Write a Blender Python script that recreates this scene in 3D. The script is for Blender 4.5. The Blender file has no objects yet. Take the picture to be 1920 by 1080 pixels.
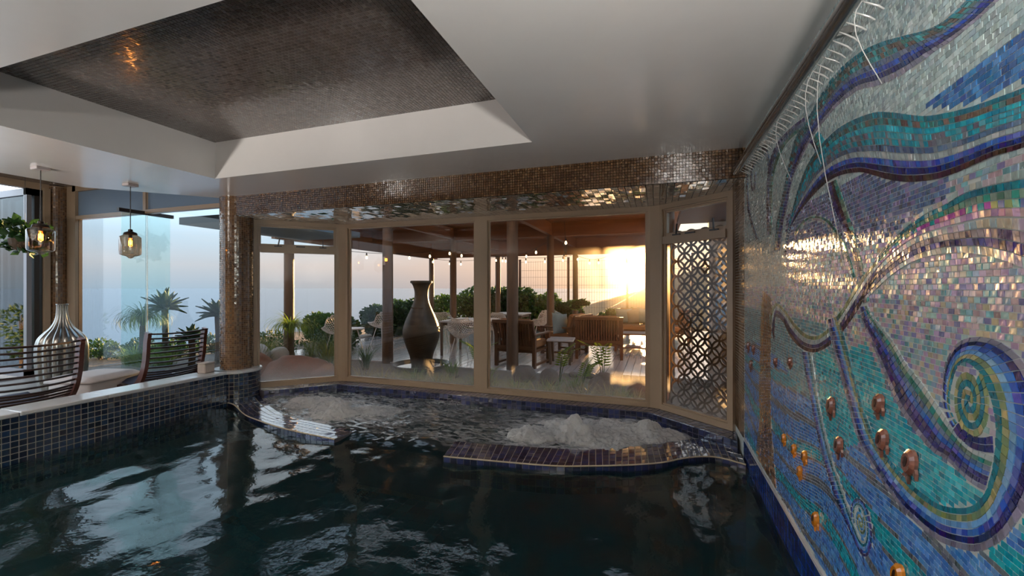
import bpy, math, random
import numpy as np
from mathutils import Vector, Matrix

random.seed(7)
rng = np.random.default_rng(7)
SC = bpy.context.scene
COL = SC.collection
PI = math.pi

# ------------------------------------------------------------------ camera
CAM_H = 1.45                       # above the pool water (z = 0)
YAW = math.atan(272 / 795)
cam_data = bpy.data.cameras.new('camera')
cam_data.sensor_width = 36.0
cam_data.lens = 795 / 1920 * 36.0
cam_data.clip_start = 0.05
cam_data.clip_end = 60000
cam = bpy.data.objects.new('camera', cam_data)
COL.objects.link(cam)
cam.location = (0, 0, CAM_H)
cam.rotation_euler = (PI / 2, 0, YAW)
SC.camera = cam

# ------------------------------------------------------------------ view
SC.view_settings.view_transform = 'Standard'
SC.view_settings.look = 'None'
SC.view_settings.gamma = 1.0
SC.view_settings.use_curve_mapping = False
SC.view_settings.exposure = 0.28
try:
    SC.cycles.use_denoising = True
    SC.cycles.caustics_reflective = True
    SC.cycles.caustics_refractive = False
    SC.cycles.sample_clamp_indirect = 6.0
    SC.cycles.max_bounces = 10
    SC.cycles.diffuse_bounces = 4
    SC.cycles.glossy_bounces = 4
    SC.cycles.transparent_max_bounces = 24
except Exception:
    pass

# ------------------------------------------------------------------ sky and sun
SUN_ELEV = math.radians(4.15)
SUN_AZ = math.radians(2.1)         # towards -X from +Y
SUN_DIR = Vector((-math.sin(SUN_AZ) * math.cos(SUN_ELEV), math.cos(SUN_AZ) * math.cos(SUN_ELEV), math.sin(SUN_ELEV)))


def srgb(r, g, b):
    def l(v):
        v /= 255.0
        return v / 12.92 if v <= 0.04045 else ((v + 0.055) / 1.055) ** 2.4
    return (l(r), l(g), l(b))


class NT:
    """small helper round a node tree"""
    def __init__(self, tree):
        self.t = tree
        tree.nodes.clear()

    def n(self, kind, **kw):
        node = self.t.nodes.new(kind)
        for k, v in kw.items():
            if k.startswith('in_'):
                key = k[3:]
                key = int(key) if key.isdigit() else key.replace('_', ' ')
                s = node.inputs[key]
                if hasattr(v, 'is_linked') or hasattr(v, 'links'):
                    self.t.links.new(v, s)
                else:
                    s.default_value = v
            else:
                setattr(node, k, v)
        return node

    def link(self, a, b):
        self.t.links.new(a, b)

    def math(self, op, a, b=None, c=None, clamp=False):
        m = self.t.nodes.new('ShaderNodeMath')
        m.operation = op
        m.use_clamp = clamp
        for i, v in enumerate((a, b, c)):
            if v is None:
                continue
            if isinstance(v, (int, float)):
                m.inputs[i].default_value = v
            else:
                self.t.links.new(v, m.inputs[i])
        return m.outputs[0]

    def mixc(self, fac, a, b, blend='MIX'):
        m = self.t.nodes.new('ShaderNodeMix')
        m.data_type = 'RGBA'
        m.blend_type = blend
        for idx, v in ((0, fac), (6, a), (7, b)):
            if isinstance(v, (int, float)):
                m.inputs[idx].default_value = v
            elif isinstance(v, (tuple, list)):
                m.inputs[idx].default_value = (*v[:3], 1.0)
            else:
                self.t.links.new(v, m.inputs[idx])
        return m.outputs[2]

    def ramp(self, fac, stops, interp='LINEAR'):
        r = self.t.nodes.new('ShaderNodeValToRGB')
        r.color_ramp.interpolation = interp
        e = r.color_ramp.elements
        while len(e) < len(stops):
            e.new(0.5)
        for el, (p, c) in zip(e, stops):
            el.position = p
            el.color = (*c[:3], 1.0) if isinstance(c, (tuple, list)) else (c, c, c, 1.0)
        self.t.links.new(fac, r.inputs[0])
        return r.outputs[0]


world = bpy.data.worlds.new('evening_sky')
SC.world = world
world.use_nodes = True
w = NT(world.node_tree)
tc = w.n('ShaderNodeTexCoord')
sep = w.n('ShaderNodeSeparateXYZ', in_0=tc.outputs['Generated'])
dz = sep.outputs['Z']
dot = w.n('ShaderNodeVectorMath', operation='DOT_PRODUCT', in_0=tc.outputs['Generated'])
dot.inputs[1].default_value = SUN_DIR
sd = w.math('MAXIMUM', dot.outputs['Value'], 0.0)
# elevation gradient: hazy horizon, peach veil, then clear blue
elev = w.math('MULTIPLY', dz, 1.0, clamp=True)
base = w.ramp(elev, [(0.0, (.36, .43, .50)), (0.045, (.50, .50, .52)), (0.10, (.52, .62, .70)), (0.18, (.84, 1.06, 1.24)), (0.45, (1.0, 1.22, 1.45)), (1.0, (.35, .60, 1.05))])
warm = w.ramp(elev, [(0.0, (.60, .36, .24)), (0.06, (.86, .56, .36)), (0.14, (.92, .74, .58)), (0.30, (.80, .84, .88)), (0.6, (.55, .75, 1.0)), (1.0, (.35, .60, 1.05))])
side = w.math('POWER', sd, 7.0)
colr = w.mixc(w.math('MULTIPLY', side, 0.85, clamp=True), base, warm)
# thin high cloud
mp = w.n('ShaderNodeMapping', in_0=tc.outputs['Generated'])
mp.inputs['Scale'].default_value = (1.6, 1.6, 9.0)
nz = w.n('ShaderNodeTexNoise', in_Vector=mp.outputs[0], in_Scale=2.2, in_Detail=7.0, in_Roughness=0.55)
cl = w.ramp(nz.outputs[0], [(0.48, 0.0), (0.68, 1.0)])
clv = w.math('MULTIPLY', cl, w.ramp(elev, [(0.02, 0.0), (0.10, 0.55), (0.6, 0.25)]))
colr = w.mixc(clv, colr, (.72, .66, .64))
g1 = w.math('MULTIPLY', w.math('POWER', sd, 40.0), 0.45)
g2 = w.math('MULTIPLY', w.math('POWER', sd, 420.0), 1.1)
g3 = w.math('MULTIPLY', w.math('POWER', sd, 6000.0), 20.0)
glow = w.math('ADD', w.math('ADD', g1, g2), g3)
glc = w.n('ShaderNodeVectorMath', operation='SCALE', in_0=(1.0, .68, .30), in_Scale=glow)
add = w.n('ShaderNodeVectorMath', operation='ADD', in_0=colr, in_1=glc.outputs[0])
bg = w.n('ShaderNodeBackground', in_Color=add.outputs[0], in_Strength=2.8)
wo = w.n('ShaderNodeOutputWorld')
w.link(bg.outputs[0], wo.inputs[0])

sun = bpy.data.lights.new('sun', 'SUN')
sun.energy = 60.0
sun.color = (1.0, .58, .22)
sun.angle = math.radians(0.6)
sun_o = bpy.data.objects.new('sun', sun)
COL.objects.link(sun_o)
sun_o.rotation_euler = SUN_DIR.to_track_quat('Z', 'Y').to_euler()

# ------------------------------------------------------------------ materials
MATS = {}


def mat(name, rgb=(.8, .8, .8), rough=.5, metal=0.0, spec=.5, noise=0.0, nscale=20.0, bump=0.0, bscale=60.0,
        coat=0.0, attr=None, stretch=None, trans=0.0, dark=None, emit=None, estr=0.0, coat_ior=1.5, film=0.0, coat_rough=.03, sss=0.0):
    m = bpy.data.materials.new(name)
    m.use_nodes = True
    t = NT(m.node_tree)
    b = t.n('ShaderNodeBsdfPrincipled')
    out = t.n('ShaderNodeOutputMaterial')
    t.link(b.outputs[0], out.inputs[0])
    b.inputs['Roughness'].default_value = rough
    b.inputs['Metallic'].default_value = metal
    b.inputs['Specular IOR Level'].default_value = spec
    b.inputs['Coat Weight'].default_value = coat
    b.inputs['Coat IOR'].default_value = coat_ior
    b.inputs['Coat Roughness'].default_value = coat_rough
    if film:
        b.inputs['Thin Film Thickness'].default_value = film
        b.inputs['Thin Film IOR'].default_value = 1.5
    if trans:
        b.inputs['Transmission Weight'].default_value = trans
    if emit:
        b.inputs['Emission Color'].default_value = (*emit, 1)
        b.inputs['Emission Strength'].default_value = estr
    co = t.n('ShaderNodeTexCoord').outputs['Object']
    if stretch:
        mpn = t.n('ShaderNodeMapping', in_0=co)
        mpn.inputs['Scale'].default_value = stretch
        co = mpn.outputs[0]
    if attr:
        a = t.n('ShaderNodeAttribute', attribute_name=attr)
        colr_ = a.outputs['Color']
    else:
        colr_ = None
    if noise:
        nz_ = t.n('ShaderNodeTexNoise', in_Vector=co, in_Scale=nscale, in_Detail=6.0, in_Roughness=.6)
        dk = dark if dark else tuple(v * (1 - noise) for v in rgb)
        if colr_ is None:
            colr_ = t.mixc(t.ramp(nz_.outputs[0], [(.3, 0.0), (.7, 1.0)]), dk, rgb)
        else:
            v = t.ramp(nz_.outputs[0], [(.3, 1 - noise), (.7, 1.0)])
            colr_ = t.mixc(1.0, colr_, v, 'MULTIPLY')
    if colr_ is None:
        b.inputs['Base Color'].default_value = (*rgb, 1)
    else:
        t.link(colr_, b.inputs['Base Color'])
    if bump:
        nb = t.n('ShaderNodeTexNoise', in_Vector=co, in_Scale=bscale, in_Detail=4.0)
        bp = t.n('ShaderNodeBump', in_Height=nb.outputs[0], in_Strength=bump, in_Distance=.01)
        t.link(bp.outputs[0], b.inputs['Normal'])
        if coat:
            t.link(bp.outputs[0], b.inputs['Coat Normal'])
    MATS[name] = m
    return m


mat('white_paint', srgb(230, 226, 222), .42, noise=.03, nscale=6, bump=.03, bscale=3, coat=1.0, coat_rough=.17, coat_ior=1.6)
mat('grout_brown', srgb(120, 98, 76), .8)
mat('grout_grey', srgb(150, 142, 132), .8)
mat('grout_navy', srgb(70, 66, 70), .7)
mat('grout_light', srgb(176, 160, 132), .8)
mat('grout_mosaic', srgb(176, 182, 178), .7)
mat('brown_tile', srgb(82, 58, 38), .16, attr='Col', coat=.6, coat_ior=1.5, noise=.15, nscale=300, coat_rough=.08)
mat('silver_tile', srgb(90, 80, 72), .22, attr='Col', metal=.15, coat=.55, coat_rough=.10)
mat('soffit_tile', srgb(90, 80, 72), .08, attr='Col', metal=.7, coat=.8, coat_rough=.03)
mat('navy_tile', srgb(20, 36, 64), .12, attr='Col', coat=1.0, noise=.2, nscale=120)
mat('glass_tile', (.5, .5, .5), .16, attr='Col', coat=1.0, coat_ior=1.75, noise=.22, nscale=160, bump=.42, bscale=22, stretch=(1, 1.0, .45), coat_rough=.15)
mat('pearl_tile', (.5, .5, .5), .14, attr='Col', coat=1.0, coat_ior=2.1, noise=.12, nscale=160, bump=.50, bscale=22, stretch=(1, 1.0, .45), film=420, coat_rough=.16, metal=.35)
mat('fish_brown', srgb(132, 82, 66), .25, coat=.8, noise=.35, nscale=40)
mat('fish_orange', srgb(214, 130, 30), .25, coat=.8, noise=.3, nscale=40)
mat('fish_dark', srgb(40, 22, 20), .3)
mat('coping_stone', srgb(196, 196, 196), .28, noise=.10, nscale=8, coat=.3)
mat('room_floor', srgb(150, 142, 132), .35, noise=.15, nscale=5)
mat('pool_floor', srgb(16, 44, 52), .4)
mat('frame_taupe', srgb(152, 130, 106), .38, noise=.04, nscale=4)
mat('frame_grey', srgb(132, 130, 134), .35, metal=.3)
mat('frame_dark', srgb(52, 44, 38), .4, metal=.3)
mat('stay_black', srgb(22, 20, 18), .4)
mat('frosted', srgb(104, 122, 140), .5, trans=.25)
mat('steel', srgb(170, 168, 166), .24, metal=1.0, noise=.25, nscale=30, bump=.1, bscale=40)
mat('chair_wood', srgb(78, 32, 20), .35, noise=.35, nscale=12, stretch=(1, 1, 8), coat=.4)
mat('chair_slat', srgb(46, 22, 16), .45, noise=.35, nscale=12, stretch=(8, 1, 8), coat=.1)
mat('cushion_navy', srgb(24, 34, 58), .8)
mat('vase_silver', srgb(150, 150, 146), .22, metal=.85, noise=.1, nscale=20)
mat('upholstery_white', srgb(178, 172, 170), .6, noise=.05)
mat('cord_dark', srgb(40, 36, 34), .5)
mat('cap_bronze', srgb(40, 30, 24), .35, metal=.6)
mat('lamp_plate', srgb(170, 160, 158), .4)
mat('filament', (1, .42, .08), .5, emit=(1.0, .36, .04), estr=28)
mat('bulb_glow', (1, .8, .5), .5, emit=(1.0, .78, .45), estr=9)
mat('amber_glow', (1, .5, .1), .5, emit=(1.0, .42, .06), estr=5)
mat('box_stone', srgb(170, 158, 148), .6)
mat('leaf_dark', srgb(46, 78, 34), .5, noise=.45, nscale=6, sss=0)
mat('leaf_mid', srgb(74, 108, 42), .5, noise=.4, nscale=6)
mat('leaf_bright', srgb(128, 158, 44), .5, noise=.35, nscale=8)
mat('leaf_agave', srgb(76, 110, 84), .45, noise=.3, nscale=10)
mat('leaf_grass', srgb(132, 142, 70), .55, noise=.35, nscale=6)
mat('leaf_rust', srgb(140, 92, 56), .6, noise=.3, nscale=6)
mat('bark', srgb(92, 72, 50), .8, noise=.4, nscale=20, bump=.4)
mat('post_wood', srgb(104, 78, 56), .6, noise=.4, nscale=6, stretch=(6, 6, .5), bump=.25, bscale=12)
mat('beam_wood', srgb(126, 84, 52), .55, noise=.35, nscale=4, stretch=(.6, 6, 6), bump=.2, bscale=10)
mat('deck_board', srgb(206, 200, 196), .26, noise=.18, nscale=4, stretch=(8, .5, 1), bump=.06, bscale=10, coat=1.0, coat_rough=.12)
mat('furn_wood', srgb(96, 62, 36), .45, noise=.35, nscale=8, stretch=(1, 1, 6))
mat('cushion_tan', srgb(140, 98, 60), .8, noise=.2, nscale=30)
mat('cushion_blue', srgb(110, 134, 142), .85, noise=.2, nscale=40)
mat('cushion_grey', srgb(124, 122, 116), .85, noise=.2, nscale=40)
mat('resin_white', srgb(205, 198, 190), .5)
mat('table_top', srgb(190, 186, 182), .35)
mat('table_leg', srgb(96, 80, 66), .5, metal=.2)
mat('vase_clay', srgb(78, 68, 54), .5, spec=.25, noise=.5, nscale=5, bump=.25, bscale=14, coat=.08, coat_rough=.1, stretch=(1, 1, 3))
mat('bowl_stone', srgb(84, 76, 68), .4, noise=.3)
mat('bowl_water', srgb(30, 36, 38), .05, spec=1.0)
mat('rock_brown', srgb(140, 88, 52), .75, noise=.5, nscale=3, bump=.5, bscale=6)
mat('rock_grey', srgb(124, 112, 100), .8, noise=.4, nscale=4, bump=.5, bscale=8)
mat('stone_ball', srgb(190, 190, 188), .6, noise=.15, nscale=8)
mat('gravel', srgb(134, 118, 100), .9, noise=.55, nscale=40, bump=.8, bscale=60)
mat('hill_slope', srgb(150, 112, 66), .9, noise=.3, nscale=.02)
mat('sea_water', srgb(88, 104, 120), .34, metal=1.0, noise=.06, nscale=.004, bump=.25, bscale=.08, stretch=(1, 1, 1))
mat('fence_wire', srgb(110, 92, 72), .5, metal=.4)
mat('fence_post', srgb(72, 54, 44), .5, metal=.3)
mat('lattice_metal', srgb(128, 112, 94), .4, metal=.2)
mat('render_white', srgb(204, 194, 182), .7, noise=.08, nscale=3)
mat('soffit_grey', srgb(96, 112, 124), .6)
mat('blue_pane', srgb(84, 120, 150), .1, coat=1.0)
mat('cabinet_dark', srgb(74, 54, 40), .5, noise=.3, nscale=8)
mat('door_brown', srgb(120, 78, 44), .5, noise=.3, nscale=8)
mat('rear_wall', srgb(44, 34, 28), .6)
mat('grass_dry', srgb(196, 176, 100), .7, noise=.3, nscale=6)


def glass_material(name, tint, gloss=.9, haze=0.0, haze_col=(1, 1, 1), ior=1.5, fog_z=None):
    m = bpy.data.materials.new(name)
    m.use_nodes = True
    t = NT(m.node_tree)
    out = t.n('ShaderNodeOutputMaterial')
    tr = t.n('ShaderNodeBsdfTransparent')
    tr.inputs[0].default_value = (*tint, 1)
    gl = t.n('ShaderNodeBsdfGlossy')
    gl.inputs['Roughness'].default_value = .01
    gl.inputs[0].default_value = (gloss, gloss, gloss, 1)
    fr = t.n('ShaderNodeFresnel')
    bk = t.n('ShaderNodeNewGeometry').outputs['Backfacing']      # thin panes mirror alike from both sides
    t.link(t.math('ADD', t.math('MULTIPLY', bk, 1.0 / ior - ior), ior), fr.inputs[0])
    body = tr.outputs[0]
    if haze or fog_z:
        # added forward scatter imitates sun glow; steam beads gather low on the pane
        rf = t.n('ShaderNodeBsdfRefraction')
        rf.inputs['IOR'].default_value = 1.12
        rf.inputs['Roughness'].default_value = .75
        rf.inputs[0].default_value = (*haze_col, 1)
        mx = t.n('ShaderNodeMixShader')
        mx.inputs[0].default_value = haze
        t.link(body, mx.inputs[1])
        t.link(rf.outputs[0], mx.inputs[2])
        body = mx.outputs[0]
        if fog_z:
            geo = t.n('ShaderNodeNewGeometry')
            sp = t.n('ShaderNodeSeparateXYZ', in_0=geo.outputs['Position'])
            mpn = t.n('ShaderNodeMapping', in_0=geo.outputs['Position'])
            mpn.inputs['Scale'].default_value = (60, 60, 3.0)
            n_ = t.n('ShaderNodeTexNoise', in_Vector=mpn.outputs[0], in_Scale=2.0, in_Detail=5.0)
            hgt = t.math('ADD', sp.outputs['Z'], t.math('MULTIPLY', n_.outputs[0], -.10))
            fac = t.ramp(t.math('MULTIPLY', hgt, 1.0), [(0.08, fog_z), (0.46, 0.0)])
            tl = t.n('ShaderNodeBsdfTranslucent')
            tl.inputs[0].default_value = (.95, .93, .9, 1)
            mx2 = t.n('ShaderNodeMixShader')
            t.link(fac, mx2.inputs[0])
            t.link(body, mx2.inputs[1])
            t.link(tl.outputs[0], mx2.inputs[2])
            body = mx2.outputs[0]
    mx = t.n('ShaderNodeMixShader')
    t.link(fr.outputs[0], mx.inputs[0])
    t.link(body, mx.inputs[1])
    t.link(gl.outputs[0], mx.inputs[2])
    t.link(mx.outputs[0], out.inputs[0])
    MATS[name] = m


glass_material('bay_glass', (.61, .595, .58), haze=.003, haze_col=(1, .9, .75), fog_z=.17, ior=1.28)
glass_material('clear_glass', (.57, .60, .615), ior=1.28)
glass_material('aqua_glass', (.88, .97, .96), ior=1.25)
glass_material('smoke_glass', (.58, .45, .36), gloss=1.0, ior=1.7)
glass_material('bulb_glass', (.96, .86, .70))
mat('jet_water', srgb(226, 226, 222), .12, coat=1.0, trans=.35)


def leafy(name):
    """let some light through the leaves"""
    m = MATS[name]
    t = m.node_tree
    b = next(n for n in t.nodes if n.type == 'BSDF_PRINCIPLED')
    o = next(n for n in t.nodes if n.type == 'OUTPUT_MATERIAL')
    tl = t.nodes.new('ShaderNodeBsdfTranslucent')
    src = b.inputs['Base Color'].links[0].from_socket
    t.links.new(src, tl.inputs[0])
    mx = t.nodes.new('ShaderNodeMixShader')
    mx.inputs[0].default_value = .35
    t.links.new(b.outputs[0], mx.inputs[1])
    t.links.new(tl.outputs[0], mx.inputs[2])
    t.links.new(mx.outputs[0], o.inputs[0])


for nm in ('leaf_dark', 'leaf_mid', 'leaf_bright', 'leaf_agave', 'leaf_grass', 'leaf_rust', 'grass_dry'):
    leafy(nm)

# pool water: mirror by Fresnel over a dark teal body; froth where the jets churn
mw = bpy.data.materials.new('pool_water')
mw.use_nodes = True
t = NT(mw.node_tree)
out = t.n('ShaderNodeOutputMaterial')
co = t.n('ShaderNodeTexCoord').outputs['Object']
nb = t.n('ShaderNodeTexNoise', in_Vector=co, in_Scale=20.0, in_Detail=4.0)
bp = t.n('ShaderNodeBump', in_Height=nb.outputs[0], in_Strength=.16, in_Distance=.01)
tr = t.n('ShaderNodeBsdfTransparent')
tr.inputs[0].default_value = (.13, .29, .33, 1)
gl = t.n('ShaderNodeBsdfGlossy')
gl.inputs['Roughness'].default_value = .015
t.link(bp.outputs[0], gl.inputs['Normal'])
fr = t.n('ShaderNodeFresnel')
fr.inputs[0].default_value = 1.55
t.link(bp.outputs[0], fr.inputs['Normal'])
mx = t.n('ShaderNodeMixShader')
t.link(fr.outputs[0], mx.inputs[0])
turb = t.n('ShaderNodeBsdfDiffuse')          # faint teal turbidity of the deep water
turb.inputs[0].default_value = (.022, .125, .150, 1)
mxt = t.n('ShaderNodeMixShader')
mxt.inputs[0].default_value = .11
t.link(tr.outputs[0], mxt.inputs[1])
t.link(turb.outputs[0], mxt.inputs[2])
t.link(mxt.outputs[0], mx.inputs[1])
t.link(gl.outputs[0], mx.inputs[2])
fa = t.n('ShaderNodeAttribute', attribute_name='foam')
df = t.n('ShaderNodeBsdfDiffuse')
df.inputs[0].default_value = (.72, .70, .68, 1)
mpn = t.n('ShaderNodeMapping', in_0=co)
mpn.inputs['Rotation'].default_value = (0, 0, .5)
mpn.inputs['Scale'].default_value = (1.0, 2.4, 1.0)
n2 = t.n('ShaderNodeTexNoise', in_Vector=mpn.outputs[0], in_Scale=9.0, in_Detail=7.0, in_Roughness=.65, in_Distortion=1.2)
ff = t.math('MULTIPLY', fa.outputs['Fac'], t.ramp(n2.outputs[0], [(.40, 0.0), (.66, 1.0)]), clamp=True)
mx2 = t.n('ShaderNodeMixShader')
t.link(ff, mx2.inputs[0])
t.link(mx.outputs[0], mx2.inputs[1])
t.link(df.outputs[0], mx2.inputs[2])
t.link(mx2.outputs[0], out.inputs[0])
MATS['pool_water'] = mw

mf = bpy.data.materials.new('froth')
mf.use_nodes = True
t = NT(mf.node_tree)
out = t.n('ShaderNodeOutputMaterial')
co = t.n('ShaderNodeTexCoord').outputs['Object']
n2 = t.n('ShaderNodeTexNoise', in_Vector=co, in_Scale=22.0, in_Detail=8.0, in_Roughness=.7, in_Distortion=1.0)
bp = t.n('ShaderNodeBump', in_Height=n2.outputs[0], in_Strength=.5, in_Distance=.02)
df = t.n('ShaderNodeBsdfDiffuse')
df.inputs[0].default_value = (.95, .93, .90, 1)
t.link(bp.outputs[0], df.inputs['Normal'])
tl = t.n('ShaderNodeBsdfTranslucent')
tl.inputs[0].default_value = (.9, .86, .8, 1)
t.link(bp.outputs[0], tl.inputs['Normal'])
mx = t.n('ShaderNodeMixShader')
mx.inputs[0].default_value = .55
t.link(df.outputs[0], mx.inputs[1])
t.link(tl.outputs[0], mx.inputs[2])
tr = t.n('ShaderNodeBsdfTransparent')
fa = t.n('ShaderNodeAttribute', attribute_name='foam')
lw = t.n('ShaderNodeLayerWeight')
lw.inputs[0].default_value = .35
soft = t.math('SUBTRACT', 1.0, t.math('MULTIPLY', lw.outputs['Facing'], .35), clamp=True)
dens = t.math('MULTIPLY', t.math('MULTIPLY', fa.outputs['Fac'], soft), t.ramp(n2.outputs[0], [(.28, .45), (.62, 1.7)]), clamp=True)
mx2 = t.n('ShaderNodeMixShader')
t.link(dens, mx2.inputs[0])
t.link(tr.outputs[0], mx2.inputs[1])
t.link(mx.outputs[0], mx2.inputs[2])
t.link(mx2.outputs[0], out.inputs[0])
MATS['froth'] = mf


# ------------------------------------------------------------------ mesh helpers
class MB:
    """collects shapes, then links them as ONE mesh object"""
    def __init__(self):
        self.v = []
        self.f = []

    def add(self, vs, fs):
        o = len(self.v)
        self.v.extend([tuple(p) for p in vs])
        self.f.extend([tuple(i + o for i in q) for q in fs])
        return self

    def box(self, c, s, rz=0.0, rx=0.0, ry=0.0, bev=0.0):
        x, y, z = (k / 2 for k in s)
        R = Matrix.Rotation(rz, 3, 'Z') @ Matrix.Rotation(ry, 3, 'Y') @ Matrix.Rotation(rx, 3, 'X')
        if bev <= 0:
            P = [(sx * x, sy * y, sz * z) for sz in (-1, 1) for sx, sy in ((-1, -1), (1, -1), (1, 1), (-1, 1))]
            Fc = [(3, 2, 1, 0), (4, 5, 6, 7), (0, 1, 5, 4), (1, 2, 6, 5), (2, 3, 7, 6), (3, 0, 4, 7)]
        else:
            b = min(bev, x * .9, y * .9, z * .9)
            P = []
            for zz, k in ((-z, b), (-z + b, 0), (z - b, 0), (z, b)):
                xx, yy = x - k, y - k
                P += [(-xx + b * (k == 0), -yy, zz), (xx - b * (k == 0), -yy, zz), (xx, -yy + b * (k == 0), zz), (xx, yy - b * (k == 0), zz),
                      (xx - b * (k == 0), yy, zz), (-xx + b * (k == 0), yy, zz), (-xx, yy - b * (k == 0), zz), (-xx, -yy + b * (k == 0), zz)]
            Fc = [tuple(range(7, -1, -1)), tuple(range(24, 32))]
            for r in range(3):
                for i in range(8):
                    j = (i + 1) % 8
                    Fc.append((r * 8 + i, r * 8 + j, r * 8 + 8 + j, r * 8 + 8 + i))
        cv = Vector(c)
        return self.add([tuple(R @ Vector(p) + cv) for p in P], Fc)

    def bar(self, a, b, w, h, up=(0, 0, 1)):
        """box from a to b, w wide and h high"""
        a, b = Vector(a), Vector(b)
        d = (b - a).normalized()
        u = Vector(up)
        if abs(d.dot(u)) > .98:
            u = Vector((0, 1, 0))
        sx = d.cross(u).normalized()
        u = sx.cross(d).normalized()
        P = []
        for p in (a, b):
            P += [p - sx * w / 2 - u * h / 2, p + sx * w / 2 - u * h / 2, p + sx * w / 2 + u * h / 2, p - sx * w / 2 + u * h / 2]
        return self.add(P, [(3, 2, 1, 0), (4, 5, 6, 7), (0, 1, 5, 4), (1, 2, 6, 5), (2, 3, 7, 6), (3, 0, 4, 7)])

    def tube(self, pts, r, n=8, cap=True):
        pts = [Vector(p) for p in pts]
        rs = r if isinstance(r, (list, tuple)) else [r] * len(pts)
        V = []
        last = None
        for i, p in enumerate(pts):
            d = (pts[min(i + 1, len(pts) - 1)] - pts[max(i - 1, 0)]).normalized()
            u = Vector((0, 0, 1)) if abs(d.z) < .95 else Vector((1, 0, 0))
            if last is not None:
                u = last
            sx = d.cross(u)
            if sx.length < 1e-5:
                sx = d.cross(Vector((0, 1, 0)))
            sx.normalize()
            u = sx.cross(d).normalized()
            last = u
            for k in range(n):
                a = 2 * PI * k / n
                V.append(p + sx * math.cos(a) * rs[i] + u * math.sin(a) * rs[i])
        Fc = []
        for i in range(len(pts) - 1):
            for k in range(n):
                j = (k + 1) % n
                Fc.append((i * n + k, i * n + j, (i + 1) * n + j, (i + 1) * n + k))
        if cap:
            Fc.append(tuple(range(n - 1, -1, -1)))
            Fc.append(tuple((len(pts) - 1) * n + k for k in range(n)))
        return self.add(V, Fc)

    def lathe(self, prof, c=(0, 0, 0), n=24, flute=0, amp=0.0, cap=True):
        V = []
        for (r, z) in prof:
            for k in range(n):
                a = 2 * PI * k / n
                rr = r
                if flute:
                    rr = r * (1 - amp * (1 - abs(math.sin(a * flute / 2))) ** 1.5)
                V.append((c[0] + rr * math.cos(a), c[1] + rr * math.sin(a), c[2] + z))
        Fc = []
        for i in range(len(prof) - 1):
            for k in range(n):
                j = (k + 1) % n
                Fc.append((i * n + k, i * n + j, (i + 1) * n + j, (i + 1) * n + k))
        if cap:
            Fc.append(tuple(range(n - 1, -1, -1)))
            Fc.append(tuple((len(prof) - 1) * n + k for k in range(n)))
        return self.add(V, Fc)

    def prism(self, poly, z0, z1):
        n = len(poly)
        V = [(x, y, z0) for x, y in poly] + [(x, y, z1) for x, y in poly]
        Fc = [tuple(range(n - 1, -1, -1)), tuple(range(n, 2 * n))]
        for i in range(n):
            j = (i + 1) % n
            Fc.append((i, j, n + j, n + i))
        return self.add(V, Fc)

    def quad(self, a, b, c, d):
        return self.add([a, b, c, d], [(0, 1, 2, 3)])

    def build(self, name, m, parent=None, smooth=False, kind=None):
        me = bpy.data.meshes.new(name)
        me.from_pydata(self.v, [], self.f)
        me.materials.append(MATS[m] if isinstance(m, str) else m)
        if smooth:
            me.polygons.foreach_set('use_smooth', [True] * len(me.polygons))
        me.update()
        o = bpy.data.objects.new(name, me)
        COL.objects.link(o)
        if parent is not None:
            o.parent = parent
        if kind:
            o['kind'] = kind
        return o


def auto_smooth(o, ang=40):
    me = o.data
    me.polygons.foreach_set('use_smooth', [True] * len(me.polygons))
    try:
        me.set_sharp_from_angle(angle=math.radians(ang))
    except Exception:
        pass
    return o


def empty(name, loc=(0, 0, 0), rz=0.0):
    o = bpy.data.objects.new(name, None)
    o.empty_display_size = .1
    COL.objects.link(o)
    o.location = loc
    o.rotation_euler = (0, 0, rz)
    return o


def tag(o, label=None, cat=None, group=None, kind=None):
    if label:
        o['label'] = label
    if cat:
        o['category'] = cat
    if group:
        o['group'] = group
    if kind:
        o['kind'] = kind
    return o


def copy_tree(o, parent=None):
    c = o.copy()
    COL.objects.link(c)
    c.parent = parent
    for ch in list(o.children):
        copy_tree(ch, c)
    return c


def project(P):
    """pixels per metre, and whether the point lies in the picture (used only to choose which tiles become single objects)"""
    c, s = math.cos(YAW), math.sin(YAW)
    F = -P[:, 0] * s + P[:, 1] * c
    Rr = P[:, 0] * c + P[:, 1] * s
    u = Rr / np.maximum(F, .05) * 795
    v = (P[:, 2] - CAM_H) / np.maximum(F, .05) * 795
    ok = (F > .1) & (np.abs(u) < 960) & (np.abs(v) < 540)
    return F, ok


def raw_mesh(name, V, Fq, cols=None, mats=(), mat_idx=None):
    me = bpy.data.meshes.new(name)
    nq = len(Fq)
    me.vertices.add(len(V))
    me.vertices.foreach_set('co', np.asarray(V, dtype=np.float32).ravel())
    me.loops.add(nq * 4)
    me.loops.foreach_set('vertex_index', np.asarray(Fq, dtype=np.int32).ravel())
    me.polygons.add(nq)
    me.polygons.foreach_set('loop_start', np.arange(0, nq * 4, 4, dtype=np.int32))
    me.polygons.foreach_set('loop_total', np.full(nq, 4, dtype=np.int32))
    me.polygons.foreach_set('use_smooth', np.zeros(nq, dtype=bool))
    for m in mats:
        me.materials.append(MATS[m])
    if mat_idx is not None:
        me.polygons.foreach_set('material_index', np.asarray(mat_idx, dtype=np.int32))
    if cols is not None:
        at = me.attributes.new('Col', 'FLOAT_COLOR', 'CORNER')
        c4 = np.ones((nq, 4, 4), dtype=np.float32)
        c4[:, :, :3] = np.asarray(cols, dtype=np.float32)[:, None, :]
        at.data.foreach_set('color', c4.ravel())
    me.update(calc_edges=True)
    me.validate()
    return me


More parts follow.
